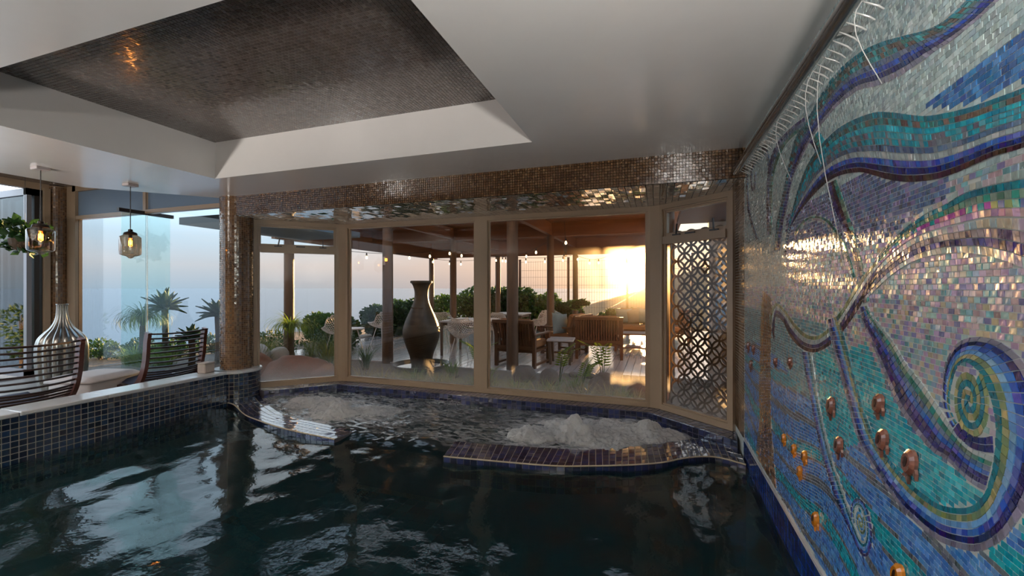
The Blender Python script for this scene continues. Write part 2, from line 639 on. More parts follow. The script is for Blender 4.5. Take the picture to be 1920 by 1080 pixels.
TILE_F = np.array([(0, 1, 2, 3), (0, 4, 5, 1), (1, 5, 6, 2), (2, 6, 7, 3), (3, 7, 4, 0)])


def lay_tiles(parent, C, nrm, cols, mats, name, mat_idx=None, gap=.002, proud=.004, tilt=.02, singles=300, min_px=0.0, size=.02, stuff_name=None):
    """C: N x 4 x 3 corners on the bed, seen from the front counter-clockwise. Each tile stands proud of the grout bed; the ones
    that show largest are objects of their own, the rest one mesh."""
    C = np.asarray(C, dtype=np.float64)
    N = len(C)
    nrm = np.broadcast_to(np.asarray(nrm, dtype=np.float64), (N, 3))
    cen = C.mean(1, keepdims=True)
    e1 = C[:, 1] - C[:, 0]
    e2 = C[:, 3] - C[:, 0]
    l1 = np.linalg.norm(e1, axis=1)
    l2 = np.linalg.norm(e2, axis=1)
    sh = 1 - gap / np.maximum(np.minimum(l1, l2), 1e-4)
    sh = np.clip(sh, .5, .98)[:, None, None]
    D = (C - cen) * sh
    u1 = e1 / np.maximum(l1, 1e-6)[:, None]
    u2 = e2 / np.maximum(l2, 1e-6)[:, None]
    a = rng.normal(0, tilt, N)
    b = rng.normal(0, tilt, N)
    off = a[:, None] * np.einsum('nij,nj->ni', D, u1) + b[:, None] * np.einsum('nij,nj->ni', D, u2)
    pr = np.broadcast_to(np.asarray(proud, dtype=np.float64), (N,))
    top = cen + D * .96 + nrm[:, None, :] * (pr[:, None] + off)[:, :, None]
    bot = cen + D - nrm[:, None, :] * .001
    V = np.concatenate([top, bot], 1)
    cols = np.broadcast_to(np.asarray(cols), (N, 3))
    mi = np.zeros(N, dtype=int) if mat_idx is None else np.asarray(mat_idx)
    F, ok = project(cen[:, 0])
    key = np.where(ok, F, 1e9)
    order = np.argsort(key)
    pick = order[:singles]
    pick = pick[key[pick] < 1e8]
    if min_px:
        pick = pick[np.minimum(l1, l2)[pick] * 795 / F[pick] >= min_px]
    chosen = np.zeros(N, dtype=bool)
    chosen[pick] = True
    inv = parent.matrix_world.inverted() if False else None
    for i in pick:
        me = raw_mesh(name, V[i] - cen[i], TILE_F, np.repeat(cols[i][None], 5, 0), mats, np.full(5, mi[i]))
        o = bpy.data.objects.new(name, me)
        o.location = cen[i, 0]
        o.parent = parent
        COL.objects.link(o)
    R = np.where(~chosen)[0]
    if len(R):
        VV = V[R].reshape(-1, 3)
        FF = (TILE_F[None] + (np.arange(len(R)) * 8)[:, None, None]).reshape(-1, 4)
        me = raw_mesh(stuff_name or name + 's', VV, FF, np.repeat(cols[R], 5, 0), mats, np.repeat(mi[R], 5))
        o = bpy.data.objects.new(stuff_name or name + 's', me)
        o.parent = parent
        o['kind'] = 'stuff'
        COL.objects.link(o)


def grid_quads(O, U, Vv, nu, nv, du, dv):
    """regular tile corners: origin O, unit vectors U, Vv"""
    O, U, Vv = (np.asarray(k, dtype=float) for k in (O, U, Vv))
    i, j = np.meshgrid(np.arange(nu), np.arange(nv), indexing='ij')
    i, j = i.ravel(), j.ravel()

    def P(a, b):
        return O + U * (a * du)[:, None] + Vv * (b * dv)[:, None]
    return np.stack([P(i, j), P(i + 1, j), P(i + 1, j + 1), P(i, j + 1)], 1)


def pick_cols(pal, n, jit=.12):
    pal = np.array([srgb(*c) for c in pal])
    c = pal[rng.integers(0, len(pal), n)]
    return np.clip(c * (1 + rng.normal(0, jit, (n, 1))), 0, 1)


def fbm(x, y, scale, octaves=4, seed=0, gain=.5):
    """value noise, vectorised"""
    r = np.random.default_rng(seed)
    tot = np.zeros_like(x, dtype=float)
    amp, fr_, norm = 1.0, scale, 0.0
    for _ in range(octaves):
        T = r.random((64, 64)) * 2 - 1
        xx, yy = x * fr_ + 100.3, y * fr_ + 71.7
        xi, yi = np.floor(xx).astype(int), np.floor(yy).astype(int)
        fx, fy = xx - xi, yy - yi
        fx, fy = fx * fx * (3 - 2 * fx), fy * fy * (3 - 2 * fy)
        g = lambda a, b: T[a % 64, b % 64]
        tot += amp * ((g(xi, yi) * (1 - fx) + g(xi + 1, yi) * fx) * (1 - fy) + (g(xi, yi + 1) * (1 - fx) + g(xi + 1, yi + 1) * fx) * fy)
        norm += amp
        amp *= gain
        fr_ *= 2.03
    return tot / norm


def smooth(x, a, b):
    t_ = np.clip((x - a) / (b - a), 0, 1)
    return t_ * t_ * (3 - 2 * t_)


def catmull(P, n):
    """n points spaced evenly along a smooth curve through P"""
    P = np.asarray(P, dtype=float)
    if len(P) > 2:
        Q = np.vstack([2 * P[0] - P[1], P, 2 * P[-1] - P[-2]])
        pts = []
        for i in range(1, len(Q) - 2):
            for t_ in np.linspace(0, 1, 12, endpoint=False):
                a, b, c, d = Q[i - 1], Q[i], Q[i + 1], Q[i + 2]
                pts.append(.5 * ((2 * b) + (-a + c) * t_ + (2 * a - 5 * b + 4 * c - d) * t_ ** 2 + (-a + 3 * b - 3 * c + d) * t_ ** 3))
        pts.append(P[-1])
        pts = np.array(pts)
    else:
        pts = np.array([P[0] + (P[-1] - P[0]) * k for k in np.linspace(0, 1, 12)])
    return pts


def resample_pair(L, R, step):
    """two edges of a ribbon, sampled together at even steps of the mean line"""
    a, b = catmull(L, 0), catmull(R, 0)
    if len(a) != len(b):
        def even(A_):
            q_ = np.concatenate([[0], np.cumsum(np.linalg.norm(np.diff(A_, axis=0), axis=1))])
            return np.stack([np.interp(np.linspace(0, q_[-1], 160), q_, A_[:, k_]) for k_ in range(A_.shape[1])], 1)
        a, b = even(a), even(b)
    m = (a + b) / 2
    d = np.concatenate([[0], np.cumsum(np.linalg.norm(np.diff(m, axis=0), axis=1))])
    n = max(2, int(round(d[-1] / step)) + 1)
    s_ = np.linspace(0, d[-1], n)
    f_ = lambda A: np.stack([np.interp(s_, d, A[:, k]) for k in range(A.shape[1])], 1)
    return f_(a), f_(b)

# ================================================================== THE ROOM
XW = .686        # mosaic wall
XL = -5.0        # tiled pool side
CZ = 2.6         # white ceiling
SOF = 2.355      # soffit of the bay
BEAM_Y = 3.9
LEDGE = .13
BAY = [(-5.04, 4.2), (-4.25, 4.97), (-2.10, 4.97), (0.0, 4.97), (XW, 4.38)]
BACK_Y = -3.5

# ---- pool basin
fl = MB().box(((XL + XW) / 2, .75, -1.35), (XW - XL + .4, 8.6, .1)).build('pool_floor', 'pool_floor')
tag(fl, 'dark teal floor of the pool under the water', None, kind='structure')
C = grid_quads((XL, -.6, -1.30), (1, 0, 0), (0, 1, 0), 37, 36, .15, .15)
lay_tiles(fl, C, (0, 0, 1), pick_cols([(40, 120, 128), (46, 130, 136), (34, 108, 118)], len(C)), ('navy_tile',), 'floor_tile', gap=.006, proud=.004, tilt=.004, singles=300)

# ---- pool side with navy tiles
wl = MB().box((XL - .07, .15, -.455), (.14, 7.3, 1.69)).build('wall_left', 'grout_light')
tag(wl, 'low pool side clad in navy tiles', None, kind='structure')
P = .05
C = grid_quads((XL, .55, -.21), (0, 1, 0), (0, 0, 1), 66, 12, P, P)
lay_tiles(wl, C, (1, 0, 0), pick_cols([(18, 34, 58), (22, 42, 66), (14, 28, 50), (28, 48, 72)], len(C)), ('navy_tile',), 'wall_tile', gap=.005, proud=.004, tilt=.012)
# rounded end of the pool side under the column
cx, cy, cr = -5.12, 4.02, .262
base = MB().lathe([(cr - .004, -1.2), (cr - .004, .386)], (cx, cy, 0), 40).build('column_plinth', 'grout_light')
tag(base, 'round navy tiled plinth carrying the brown mosaic column', None, kind='structure')
Q = []
na = int(2 * PI * cr / .05)
for k in range(na):
    a0, a1 = 2 * PI * k / na, 2 * PI * (k + 1) / na
    for j in range(10):
        z0 = .386 - .05 * (j + 1)
        Q.append([(cx + cr * math.cos(a), cy + cr * math.sin(a), z) for a, z in ((a0, z0), (a1, z0), (a1, z0 + .05), (a0, z0 + .05))])
Q = np.array(Q)
nr = Q.mean(1) - np.array([cx, cy, 0])
nr[:, 2] = 0
nr /= np.linalg.norm(nr, axis=1)[:, None]
lay_tiles(base, Q, nr, pick_cols([(18, 34, 58), (22, 42, 66), (14, 28, 50)], len(Q)), ('navy_tile',), 'wall_tile', gap=.005, proud=.004, tilt=.01)

# ---- coping stones
cop = empty('trim_1')
tag(cop, 'pale grey stone coping along the top of the pool side', None, kind='structure')
y = -3.4
while y < 3.8:
    L = min(.6, 3.84 - y)
    MB().box((-5.135, y + L / 2, .407), (.31, L - .003, .036), bev=.006).build('coping_slab', 'coping_stone', cop)
    y += .6
MB().lathe([(.275, .388), (.282, .394), (.282, .418), (.275, .425)], (cx, cy, 0), 40).build('coping_slab', 'coping_stone', cop)

# ---- floor of the lounge side
f2 = MB().box((-7.1, .35, .05), (3.96, 7.7, .1)).build('floor', 'room_floor')
tag(f2, 'grey lounge floor behind the pool side', None, kind='structure')

# ---- white ceiling with its recess
RX0, RX1, RY0, RY1, RZ = -4.4, -.93, 1.23, 3.21, 2.98
m = MB()
m.quad((RX1, BACK_Y, CZ), (RX1, BEAM_Y, CZ), (XW + .1, BEAM_Y, CZ), (XW + .1, BACK_Y, CZ))
m.quad((RX0, RY1, CZ), (RX0, BEAM_Y, CZ), (RX1, BEAM_Y, CZ), (RX1, RY1, CZ))
m.quad((RX0, BACK_Y, CZ), (RX0, RY0, CZ), (RX1, RY0, CZ), (RX1, BACK_Y, CZ))
m.add([(-6.2, BACK_Y, CZ), (-6.2, 3.0, CZ), (-5.3, BEAM_Y, CZ), (RX0, BEAM_Y, CZ), (RX0, BACK_Y, CZ)], [(0, 1, 2, 3, 4)])
edge = [(-6.2, BACK_Y), (-6.2, 3.0), (-5.3, BEAM_Y)]
for (a, b) in zip(edge, edge[1:]):
    m.quad((*a, CZ), (*b, CZ), (*b, 3.06), (*a, 3.06))
rc = [(RX0, RY0), (RX1, RY0), (RX1, RY1), (RX0, RY1)]
for i in range(4):
    a, b = rc[i], rc[(i + 1) % 4]
    m.quad((*a, CZ), (*b, CZ), (*b, RZ + .02), (*a, RZ + .02))
m.box((-4.1, .4, 3.16), (10.4, 7.9, .16))
ce = m.build('ceiling', 'white_paint')
tag(ce, 'white painted ceiling with a deep square recess', None, kind='structure')
bed = MB().box(((RX0 + RX1) / 2, (RY0 + RY1) / 2, RZ + .012), (RX1 - RX0, RY1 - RY0, .02)).build('recess_bed', 'grout_grey', ce)
p = .0272
C = grid_quads((RX0, RY1, RZ), (1, 0, 0), (0, -1, 0), int((RX1 - RX0) / p), int((RY1 - RY0) / p), p, p)
pal = pick_cols([(112, 100, 94), (104, 92, 86), (118, 108, 102), (106, 96, 92), (98, 86, 80)], len(C), .06)
lay_tiles(ce, C, (0, 0, -1), pal, ('silver_tile',), 'recess_tile', gap=.0036, proud=.0015, tilt=.012)

# ---- higher ceiling over the lounge windows
m = MB()
m.add([(-9.3, BACK_Y, 3.05), (-6.2, BACK_Y, 3.05), (-6.2, 3.0, 3.05), (-5.3, 3.9, 3.05), (-5.0, 4.2, 3.05), (-9.3, 4.2, 3.05)], [(0, 1, 2, 3, 4, 5)])
hc = m.build('ceiling_left', 'grout_brown')
tag(hc, 'higher grey tiled ceiling above the lounge windows', None, kind='structure')
C = grid_quads((-9.3, 4.2, 3.05), (1, 0, 0), (0, -1, 0), 120, 120, .0272, .0272)
lay_tiles(hc, C, (0, 0, -1), pick_cols([(92, 80, 72), (76, 64, 56), (108, 98, 92)], len(C)), ('silver_tile',), 'ceiling_tile', gap=.003, proud=.0015, tilt=.02, singles=0)

# ---- brown tiled beam and the silvery soffit of the bay
BR = [(100, 72, 46), (88, 62, 38), (112, 82, 54), (82, 56, 34), (116, 90, 64)]
bm = MB().box((-2.2, BEAM_Y + .06, (SOF + CZ) / 2 + .1), (5.78, .12, CZ - SOF + .2)).build('ceiling_beam', 'grout_brown')
tag(bm, 'beam clad in small brown glass tiles above the bay', None, kind='structure')
C = grid_quads((-5.06, BEAM_Y, SOF), (1, 0, 0), (0, 0, 1), int(5.746 / .0252), 10, .0252, .0247)
lay_tiles(bm, C, (0, -1, 0), pick_cols(BR, len(C), .15), ('brown_tile',), 'beam_tile', gap=.0034, proud=.0015, tilt=.012, singles=0)
poly = [(-5.1, BEAM_Y), (XW, BEAM_Y), (XW, 4.40), (0.02, 5.02), (-4.27, 5.02), (-5.1, 4.2)]
sf = MB().prism(poly, SOF, 2.75).build('bay_ceiling', 'grout_grey')
tag(sf, 'glossy silver tiled soffit of the window bay', None, kind='structure')


def inside(px, py, poly_):
    r = np.zeros(len(px), dtype=bool)
    n_ = len(poly_)
    for i_ in range(n_):
        x0, y0 = poly_[i_]
        x1, y1 = poly_[(i_ + 1) % n_]
        cnd = ((y0 > py) != (y1 > py)) & (px < (x1 - x0) * (py - y0) / ((y1 - y0) if y1 != y0 else 1e-9) + x0)
        r ^= cnd
    return r


C = grid_quads((-5.1, BEAM_Y + .01, SOF), (1, 0, 0), (0, 1, 0), 96, 13, .0603, .0860)
cn = C.mean(1)
C = C[inside(cn[:, 0], cn[:, 1], poly)]
lay_tiles(sf, C, (0, 0, -1), pick_cols([(176, 168, 156), (192, 184, 172), (164, 154, 140)], len(C)), ('soffit_tile',), 'soffit_tile', gap=.003, proud=.003, tilt=.022, singles=300)


# ---- round mosaic columns
def column(name, x, y, r, z0, z1, label, p=.0252):
    o = MB().lathe([(r, z0), (r, z1)], (x, y, 0), 40).build(name, 'grout_brown', smooth=False)
    tag(o, label, None, kind='structure')
    n_ = int(2 * PI * r / p)
    nzv = int((z1 - z0) / p)
    k, j = np.meshgrid(np.arange(n_), np.arange(nzv), indexing='ij')
    k, j = k.ravel(), j.ravel()
    a0, a1 = 2 * PI * k / n_, 2 * PI * (k + 1) / n_
    zz0, zz1 = z0 + j * p, z0 + (j + 1) * p
    f_ = lambda a, z: np.stack([x + r * np.cos(a), y + r * np.sin(a), z], 1)
    Cq = np.stack([f_(a0, zz0), f_(a1, zz0), f_(a1, zz1), f_(a0, zz1)], 1)
    nr_ = np.stack([np.cos((a0 + a1) / 2), np.sin((a0 + a1) / 2), 0 * a0], 1)
    lay_tiles(o, Cq, nr_, pick_cols(BR + [(90, 74, 62)], len(Cq), .12), ('brown_tile',), 'column_tile', gap=.0028, proud=.0015, tilt=.02, singles=0)
    return o


column('tiled_column', -5.12, 4.02, .185, .42, 2.62, 'thick round column of brown mosaic beside the window bay')
column('tiled_column', -8.98, 4.02, .135, .10, 3.04, 'slim brown mosaic column between folding doors and lounge window')

wb = MB().box((-4.1, BACK_Y - .1, 1.0), (10.4, .16, 4.7)).build('wall_back', 'rear_wall')
tag(wb, 'plain dark brown wall at the rear of the room', None, kind='structure')

# ================================================================== THE MOSAIC WALL
RIBBONS = {
    'r1': ([(1.245,2.121),(1.281,2.123),(1.355,2.122),(1.441,2.145),(1.568,2.199),(1.699,2.251),(1.846,2.294),(2.037,2.319),(2.181,2.307),(2.426,2.258),(2.578,2.236),(2.711,2.119),(2.861,1.934),(2.954,1.825),(3.004,1.681)],
        [(1.149,2.060),(1.181,2.058),(1.233,2.055),(1.311,2.056),(1.436,2.068),(1.568,2.081),(1.699,2.111),(1.846,2.160),(2.037,2.179),(2.213,2.168),(2.314,2.155),(2.483,2.100),(2.624,2.031),(2.736,1.893),(2.810,1.805),(2.872,1.670)],
        ['teal', 'tealbrown', 'tealbrown', 'greyblue', 'royal', 'navy', 'lilac'], 0.02),
    'r2': ([(1.028,1.837),(1.120,1.846),(1.190,1.856),(1.271,1.869),(1.355,1.889),(1.456,1.920),(1.610,1.990),(1.721,2.034),(1.864,2.066),(2.008,2.087),(2.133,2.087),(2.272,2.073),(2.395,2.040),(2.525,1.962),(2.624,1.874),(2.711,1.774),(2.794,1.633)],
        [(1.028,1.733),(1.120,1.726),(1.190,1.732),(1.261,1.730),(1.323,1.728),(1.404,1.732),(1.528,1.755),(1.651,1.794),(1.728,1.825),(1.838,1.864),(1.995,1.893),(2.133,1.899),(2.272,1.885),(2.434,1.854),(2.578,1.811),(2.681,1.762),(2.763,1.631)],
        ['teal', 'tealbrown', 'turq', 'turqgrey', 'turqgrey', 'greyblue', 'pale', 'royalviolet', 'navy', 'maroon'], 0.019),
    'r3': ([(1.028,1.677),(1.120,1.685),(1.190,1.688),(1.281,1.690),(1.355,1.674),(1.456,1.658),(1.568,1.624),(1.672,1.575),(1.750,1.522),(1.805,1.484),(1.855,1.440)],
        [(1.028,1.573),(1.120,1.590),(1.211,1.605),(1.311,1.605),(1.404,1.602),(1.504,1.590),(1.626,1.553),(1.721,1.507),(1.805,1.452),(1.842,1.419)],
        ['pearl', 'teal', 'green', 'pearlvivid', 'pink'], 0.02),
    'r4': ([(1.028,1.571),(1.120,1.588),(1.211,1.602),(1.311,1.602),(1.404,1.599),(1.504,1.587),(1.626,1.549),(1.721,1.503),(1.805,1.448)],
        [(1.028,1.445),(1.120,1.489),(1.169,1.507),(1.233,1.524),(1.323,1.535),(1.409,1.535),(1.504,1.523),(1.608,1.492),(1.699,1.452),(1.782,1.411)],
        ['pearl', 'darkpearl', 'navyviolet', 'pearl'], 0.02),
    'r5': ([(1.838,1.383),(1.805,1.323),(1.699,1.220),(1.635,1.152),(1.559,1.084),(1.475,1.042),(1.404,1.019),(1.355,1.021),(1.304,1.007),(1.259,1.000),(1.224,1.002)],
        [(1.773,1.391),(1.740,1.360),(1.608,1.287),(1.535,1.233),(1.456,1.191),(1.391,1.151),(1.344,1.117),(1.311,1.098),(1.271,1.083),(1.233,1.084),(1.199,1.087)],
        ['lilac', 'navyviolet', 'navyviolet', 'royalviolet', 'greyblue', 'green', 'pale'], 0.02),
    'hook': ([(2.144,1.314),(2.081,1.213),(2.011,1.122),(1.936,1.015),(1.846,0.903),(1.706,0.835),(1.619,0.812),(1.542,0.795),(1.400,0.798),(1.307,0.825),(1.237,0.860),(1.176,0.918),(1.140,0.971),(1.105,1.036),(1.083,1.107),(1.074,1.180),(1.083,1.248),(1.108,1.294),(1.147,1.325),(1.202,1.341),(1.262,1.338),(1.317,1.315),(1.357,1.263),(1.371,1.200),(1.363,1.141),(1.330,1.103)],
        [(2.027,1.339),(1.941,1.227),(1.872,1.115),(1.813,1.037),(1.728,0.952),(1.632,0.918),(1.550,0.897),(1.478,0.891),(1.389,0.895),(1.307,0.924),(1.253,0.959),(1.220,1.004),(1.205,1.046),(1.196,1.084),(1.191,1.143),(1.197,1.187),(1.211,1.223),(1.232,1.254),(1.257,1.270),(1.285,1.276),(1.302,1.270),(1.321,1.251),(1.334,1.220),(1.344,1.179),(1.336,1.145),(1.315,1.123)],
        ['lilac', 'navy', 'royalviolet', 'lightblue', 'greengold', 'teal'], 0.021),
    'under': ([(1.344,1.120),(1.317,1.096),(1.280,1.083),(1.237,1.084),(1.199,1.094)],
        [(1.326,1.138),(1.298,1.121),(1.267,1.113),(1.233,1.117),(1.202,1.131)],
        ['navyviolet', 'navy'], 0.02),
    'leg': ([(2.466,1.134),(2.418,1.034),(2.357,0.947),(2.275,0.811),(2.175,0.697),(2.064,0.610),(1.951,0.553),(1.890,0.528),(1.838,0.509),(1.797,0.511),(1.758,0.551),(1.743,0.615),(1.758,0.667),(1.797,0.699),(1.846,0.694),(1.890,0.662),(1.908,0.609),(1.890,0.573)],
        [(2.328,1.149),(2.293,1.058),(2.248,0.966),(2.175,0.857),(2.081,0.747),(1.965,0.655),(1.899,0.602),(1.864,0.574),(1.834,0.559),(1.809,0.562),(1.789,0.581),(1.781,0.618),(1.793,0.649),(1.817,0.667),(1.846,0.664),(1.868,0.647),(1.877,0.617),(1.868,0.595)],
        ['navyviolet', 'royalviolet', 'lightblue', 'teal', 'pale'], 0.019),
    'uarch': ([(3.004,1.120),(2.991,1.220),(2.959,1.275),(2.811,1.254),(2.676,1.188),(2.511,1.149),(2.310,1.150),(2.141,1.198),(2.011,1.260),(1.936,1.309),(1.842,1.376),(1.769,1.446),(1.692,1.499)],
        [(3.122,1.244),(3.029,1.334),(2.930,1.360),(2.755,1.319),(2.605,1.269),(2.426,1.228),(2.272,1.232),(2.157,1.267),(2.067,1.315),(1.961,1.386),(1.853,1.465),(1.769,1.512),(1.699,1.544)],
        ['maroon', 'navyviolet', 'pale', 'greengold'], 0.02),
    'arch_small': ([(3.178,1.800),(3.192,2.119),(3.108,2.271),(2.883,2.326),(2.643,2.315),(2.442,2.291)],
        [(3.068,1.787),(3.042,2.085),(2.954,2.188),(2.794,2.251),(2.596,2.254),(2.410,2.222)],
        ['navyviolet', 'greyblue', 'green'], 0.02),
    'branch': ([(3.108,2.151),(3.221,2.339),(3.327,2.414)],
        [(3.042,2.152),(3.150,2.324),(3.266,2.410)],
        ['greyblue'], 0.02),
    'curl': ([(3.619,2.397),(3.716,2.341),(3.696,2.233),(3.619,2.179),(3.528,2.195),(3.510,2.300)],
        [(3.564,2.369),(3.657,2.314),(3.638,2.236),(3.610,2.209),(3.573,2.225),(3.564,2.314)],
        ['greyblue'], 0.02),
    'edge_line': ([(3.883,2.405),(3.840,2.136),(3.696,1.944),(3.510,1.801)],
        [(3.818,2.388),(3.777,2.124),(3.619,1.941),(3.441,1.801)],
        ['greyblue'], 0.02),
    'dark_leg': ([(2.133,1.893),(2.081,1.802),(2.021,1.726),(1.956,1.659),(1.890,1.568),(1.838,1.469),(1.805,1.394)],
        [(2.048,1.890),(1.995,1.817),(1.936,1.734),(1.881,1.654),(1.829,1.564),(1.789,1.478),(1.765,1.404)],
        ['navyviolet', 'maroon', 'green'], 0.02),
    'patch': ([(2.350,2.140),(2.279,2.070)],
        [(2.239,2.154),(2.169,2.090)],
        ['navy', 'green', 'turq'], 0.02),
    'inner_arch': ([(2.596,1.731),(2.534,1.767),(2.387,1.788),(2.245,1.773),(2.121,1.733),(1.995,1.649),(1.927,1.575),(1.872,1.489)],
        [(2.560,1.710),(2.508,1.742),(2.380,1.764),(2.252,1.753),(2.144,1.716),(2.032,1.638),(1.961,1.565),(1.899,1.482)],
        ['green', 'pearl'], 0.02),
    'trunk': ([(3.296,1.432),(3.343,1.309),(3.375,0.998),(3.408,0.699),(3.391,0.522),(3.475,0.339),(3.493,0.225)],
        [(3.068,1.383),(3.055,1.279),(3.095,1.038),(3.095,0.773),(3.087,0.664),(3.029,0.472),(2.954,0.226)],
        ['gold', 'brown', 'bronze', 'brown'], 0.02),
}
ZONES = {
    'bluetri': [(1.481,1.953),(1.357,1.951),(1.253,1.957),(1.182,1.955),(1.120,1.952),(1.028,1.950),(1.028,1.854),(1.120,1.859),(1.175,1.862),(1.271,1.875),(1.357,1.900)],
    'bowl': [(1.936,1.217),(1.785,1.266),(1.658,1.145),(1.565,1.078),(1.475,1.037),(1.357,1.016),(1.220,1.002),(1.253,0.955),(1.389,0.892),(1.565,0.891),(1.728,0.949),(1.838,1.059)],
    'between': [(2.293,1.146),(2.138,1.189),(2.011,1.112),(1.927,1.007),(1.838,0.897),(2.092,0.765),(2.175,0.861),(2.252,0.970)],
}
FISH = [(2.081, 0.958, 0.044, 'brown'), (2.001, 0.824, 0.042, 'brown'), (1.682, 1.071, 0.038, 'brown'), (1.658, 0.962, 0.041, 'brown'), (1.504, 0.949, 0.045, 'brown'), (2.763, 0.596, 0.033, 'orange'), (2.578, 0.602, 0.033, 'orange'), (2.41, 0.627, 0.034, 'orange'), (2.483, 0.524, 0.035, 'orange'), (2.259, 0.4, 0.041, 'orange'), (1.565, 0.592, 0.041, 'orange'), (2.942, 1.002, 0.026, 'brown'), (2.643, 1.049, 0.029, 'brown'), (3.756, 0.989, 0.038, 'brown'), (3.564, 0.994, 0.032, 'brown'), (3.657, 0.859, 0.041, 'brown')]
SPIRALS = [((1.274, 1.189), .066, .098), ((1.827, 0.616), .05, .055)]

PAL = {
    'teal': [(20, 106, 126), (28, 120, 138)], 'tealbrown': [(36, 140, 150), (110, 90, 80), (66, 158, 165), (56, 112, 112), (92, 80, 74), (40, 128, 140)],
    'turq': [(24, 158, 180), (44, 176, 192), (18, 138, 168)], 'turqgrey': [(50, 158, 176), (118, 130, 142), (84, 150, 166), (108, 110, 126), (30, 150, 172)],
    'greyblue': [(82, 108, 140), (98, 122, 150), (66, 94, 130), (110, 120, 140)], 'royal': [(22, 62, 164), (36, 84, 184), (26, 52, 140)],
    'navy': [(16, 28, 88), (22, 38, 108), (28, 34, 92), (18, 48, 124)], 'lilac': [(150, 150, 172), (166, 160, 180), (138, 140, 160)],
    'pale': [(190, 210, 214), (202, 216, 218)], 'royalviolet': [(44, 78, 176), (84, 88, 172), (54, 110, 186), (92, 112, 184)],
    'maroon': [(56, 30, 44), (70, 38, 50), (48, 26, 50)], 'pearl': [(212, 200, 206), (186, 210, 206), (216, 206, 184), (200, 182, 212), (176, 204, 216)],
    'pearlmix': [(212, 196, 206), (170, 206, 202), (216, 206, 180), (196, 170, 212), (160, 190, 216), (120, 180, 190), (150, 150, 200), (206, 180, 190)],
    'pearlvivid': [(200, 96, 196), (40, 172, 172), (190, 204, 140), (110, 140, 210), (226, 160, 190)], 'pink': [(214, 166, 202), (192, 156, 204), (218, 190, 190)],
    'green': [(52, 120, 112), (86, 130, 112), (44, 142, 132), (110, 136, 120)], 'darkpearl': [(88, 78, 112), (122, 110, 132), (164, 150, 150)],
    'navyviolet': [(46, 40, 98), (62, 52, 114), (36, 42, 94), (80, 72, 128)], 'lightblue': [(106, 160, 214), (90, 148, 204), (130, 172, 208)],
    'greengold': [(128, 142, 98), (152, 152, 108), (106, 130, 98), (168, 162, 120)], 'gold': [(160, 116, 66), (176, 134, 80)],
    'brown': [(118, 80, 46), (140, 98, 60)], 'bronze': [(102, 70, 42), (124, 88, 54)],
    'paleaqua': [(170, 192, 194), (182, 200, 200), (160, 184, 188), (188, 206, 204)], 'bluetile': [(38, 104, 164), (52, 120, 176), (46, 92, 158), (70, 130, 190)],
    'bluelilac': [(104, 128, 176), (132, 144, 184), (116, 150, 186), (150, 140, 186), (92, 116, 160)],
    'water': [(74, 128, 196), (86, 140, 204), (96, 148, 204), (66, 116, 186)], 'waterteal': [(28, 150, 170), (36, 166, 180), (22, 136, 160)],
    'watergrey': [(112, 120, 128), (98, 108, 118)], 'tealgrey': [(110, 158, 168), (96, 150, 166), (128, 168, 172), (116, 146, 160)],
    'bowl': [(30, 160, 178), (46, 176, 188), (26, 142, 166), (70, 180, 190)],
}
PEARLY = {'pearl', 'pearlmix', 'pearlvivid', 'pink', 'darkpearl', 'bluelilac', 'pale', 'lilac'}
PK = {k: np.array([srgb(*c_) for c_ in v]) for k, v in PAL.items()}
wr = MB().box((XW + .09, .72, .62), (.18, 7.3, 3.96)).build('wall_right', 'grout_mosaic')
tag(wr, 'wall of swirling blue, teal and pearl mosaic waves with a water film', None, kind='structure')
MY0, MY1, MZ0, MZ1 = -.35, 3.95, .215, 2.598
RES = .003
occ = np.zeros((int((MY1 - MY0 + .4) / RES), int((MZ1 - MZ0 + .2) / RES)), dtype=bool)
quads, names, prouds = [], [], []


def mark(q):
    """mark the raster under one tile"""
    a = np.linspace(0, 1, 9)
    s_, t_ = np.meshgrid(a, a)
    s_, t_ = s_.ravel()[:, None], t_.ravel()[:, None]
    pts = q[0] * (1 - s_) * (1 - t_) + q[1] * s_ * (1 - t_) + q[2] * s_ * t_ + q[3] * (1 - s_) * t_
    i_ = ((pts[:, 0] - MY0 + .1) / RES).astype(int)
    j_ = ((pts[:, 1] - MZ0 + .1) / RES).astype(int)
    ok_ = (i_ >= 0) & (j_ >= 0) & (i_ < occ.shape[0]) & (j_ < occ.shape[1])
    occ[i_[ok_], j_[ok_]] = True


def covered(y_, z_):
    i_ = np.clip(((y_ - MY0 + .1) / RES).astype(int), 0, occ.shape[0] - 1)
    j_ = np.clip(((z_ - MZ0 + .1) / RES).astype(int), 0, occ.shape[1] - 1)
    return occ[i_, j_]


def lay_ribbon(L, R, rows, step, level):
    A, B = resample_pair(L, R, step)
    n_ = len(rows)
    fresh = []
    for k in range(n_):
        a0, a1 = A + (B - A) * (k / n_), A + (B - A) * ((k + 1) / n_)
        for i_ in range(len(A) - 1):
            q = np.array([a0[i_], a0[i_ + 1], a1[i_ + 1], a1[i_]])
            cc = q.mean(0)
            if not (MY0 < cc[0] < MY1 and MZ0 + .004 < cc[1] < MZ1):
                continue
            if np.any(q[:, 1] < MZ0 - .002):
                continue
            if covered(cc[None, 0], cc[None, 1])[0]:
                continue
            quads.append(q)
            names.append(rows[k])
            prouds.append(.0026 + level)
            fresh.append(q)
    for q in fresh:
        mark(q)


for k, key in enumerate(('hook', 'r5', 'under', 'uarch', 'leg', 'r2', 'r1', 'r3', 'r4', 'dark_leg', 'arch_small', 'trunk', 'patch', 'inner_arch', 'branch', 'curl', 'edge_line')):
    L, R, rows, step = RIBBONS[key]
    lay_ribbon(L, R, rows, step, .0003 * (k % 3))
